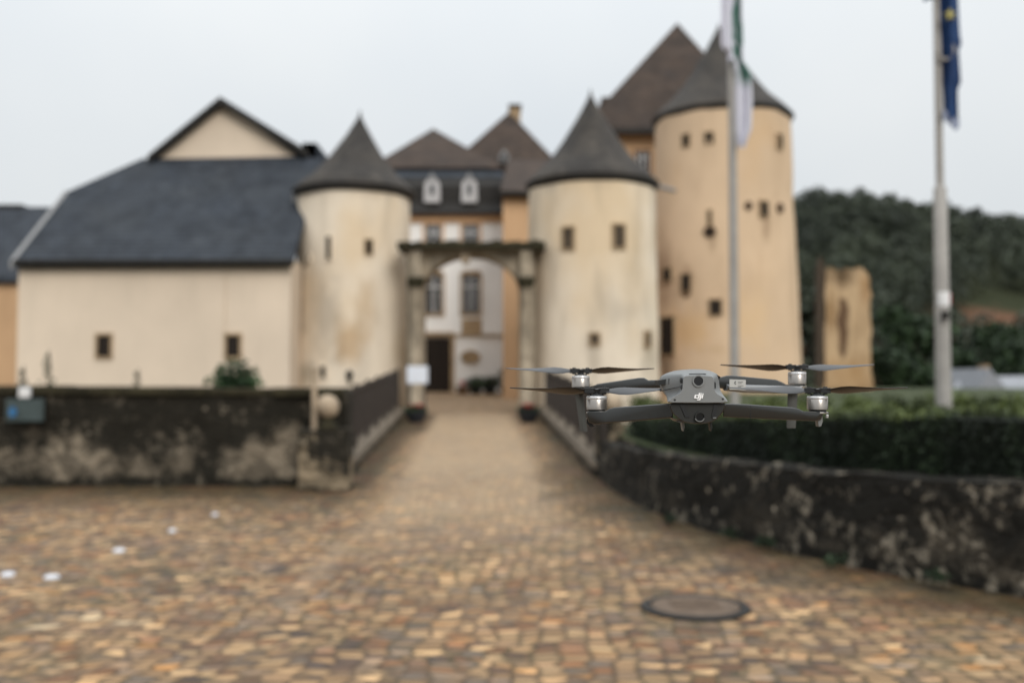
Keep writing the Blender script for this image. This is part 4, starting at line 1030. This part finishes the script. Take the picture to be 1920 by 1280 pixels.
# label on the right far arm
lp = [(1368,710.8),(1398.5,711.8),(1398.5,731),(1368,730)]; ly = [1.302,1.322,1.322,1.302]
def LD(x, y, o=0): return D(x, y, 1.302+(x-1368)/30.5*.022-o)
MB().prism([LD(x,y) for x,y in lp], (0,.0012,0)).build('label', lblm, dr)
lab = [o for o in dr.children if o.name.startswith('label')][0]
m = MB(); cc = (1379.3,717.5); arc = []
for k in range(9):
    a = R(60+k*30); arc.append((cc[0]+2.3*math.cos(a), cc[1]-3.0*math.sin(a)))
for k in range(8, -1, -1):
    a = R(60+k*30); arc.append((cc[0]+.9*math.cos(a), cc[1]-1.5*math.sin(a)))
m.prism([LD(x,y,.0004) for x,y in arc], (0,.0006,0)); m.build('label_symbol', blk, lab)
m = MB()
for (x0,x1,y) in ((1383.5,1393,715.6),(1383.5,1391,718.0),(1383.5,1394,722.5),(1383.5,1390,725.0)):
    m.prism([LD(x0,y,.0004),LD(x1,y,.0004),LD(x1,y+.8,.0004),LD(x0,y+.8,.0004)], (0,.0006,0))
m.build('label_print', simple('print_grey', (.10,.10,.10), .6), lab)
# motors, hubs, propellers
def motor(px, y_top, y_bot, Y):
    x = D(px, 0, Y).x; z0 = D(px, y_bot, Y).z; z1 = D(px, y_top, Y).z; h = z1-z0; r = .0131
    mt = MB().lathe(x, Y, [(r*.93,z0),(r,z0+.0006),(r,z0+h*.74),(r*.985,z0+h*.76)], 40).build('motor', silv, dr, smooth=40)
    MB().lathe(x, Y, [(r*.99,z0+h*.77),(r*1.01,z0+h*.80),(r*1.0,z0+h*.93),(r*.93,z1-.0002),(r*.7,z1)], 40).build('bell_ring', silv2, mt, smooth=40)
    MB().lathe(x, Y, [(r*.82,z0-.0042),(r*.82,z0-.0002)], 30).build('air_gap', blk, mt)
    MB().lathe(x, Y, [(r*1.02,z0-.0046),(r*1.03,z0-.0036),(r*.98,z0-.0026)], 40).build('base_ring', silv, mt, smooth=40)
    return x, z1
def prop(px, y_top, Y, sgn, ang, pc=17, labr=1.0, tips=(0, 0), drop=0):
    x, z = D(px, 0, Y).x, D(px, y_top, Y).z
    c = Vector((x, Y, z))
    hb = MB().lathe(x, Y, [(.0095,z+.0004),(.0085,z+.0022),(.0045,z+.0028),(.0045,z+.0052),(.006,z+.0056),(.0065,z+.0085),(.004,z+.0095)], 24).build('propeller', blk, dr, smooth=35)
    m = MB()
    for s_ in (-1, 1):
        d = Vector((math.cos(ang), math.sin(ang), 0))*s_; n_ = Vector((-d.y, d.x, 0))
        p = c+Vector((0,0,.0065))+d*.010
        m.prism([p-n_*.0045-d*.008+Vector((0,0,-.003)), p+n_*.0045-d*.008+Vector((0,0,-.003)), p+n_*.0038+d*.006+Vector((0,0,-.003)), p-n_*.0038+d*.006+Vector((0,0,-.003))], (0,0,.0068))
        m.lathe(p.x, p.y, [(.0028, p.z-.0045), (.0028, p.z+.0052)], 12)
    m.build('blade_clamp', blk, hb, bevel=.0004)
    for bi, s_ in enumerate((-1, 1)):
        d = Vector((math.cos(ang), math.sin(ang), 0))*s_; n_ = Vector((-d.y, d.x, 0)); rings = []
        Lb = .111
        for (t_, ch, tw) in ((.09,.007,18),(.16,.012,26),(.25,.020,26),(.34,.0245,23),(.45,.0235,19),(.6,.020,14),(.75,.0145,10),(.88,.0120,8),(.96,.0085,7),(1.0,.003,6)):
            al = R(tw)*sgn; q = c+Vector((0,0,.0065+.004*t_*t_))+d*(Lb*t_); cv = n_*math.cos(al)+Vector((0,0,1))*math.sin(al); up = cv.cross(d)*(1)
            th_ = .0007+.0006*(1-t_)
            rings.append([q+cv*ch*.5*math.cos(a*math.pi/6)+up*th_*math.sin(a*math.pi/6)-cv*ch*.08 for a in range(12)])
        MB().loft(rings).build('blade', bladem, hb, smooth=50)
for (px, yt, yb, Y, sgn, ang) in ((1116,742,768,1.274,1,R(4)), (1523.5,742,768,1.274,-1,R(-6)), (1087,704,727,1.458,-1,R(9)), (1486.5,697,720,1.458,1,R(-3))):
    motor(px, yt, yb, Y); prop(px, yt, Y, sgn, ang)
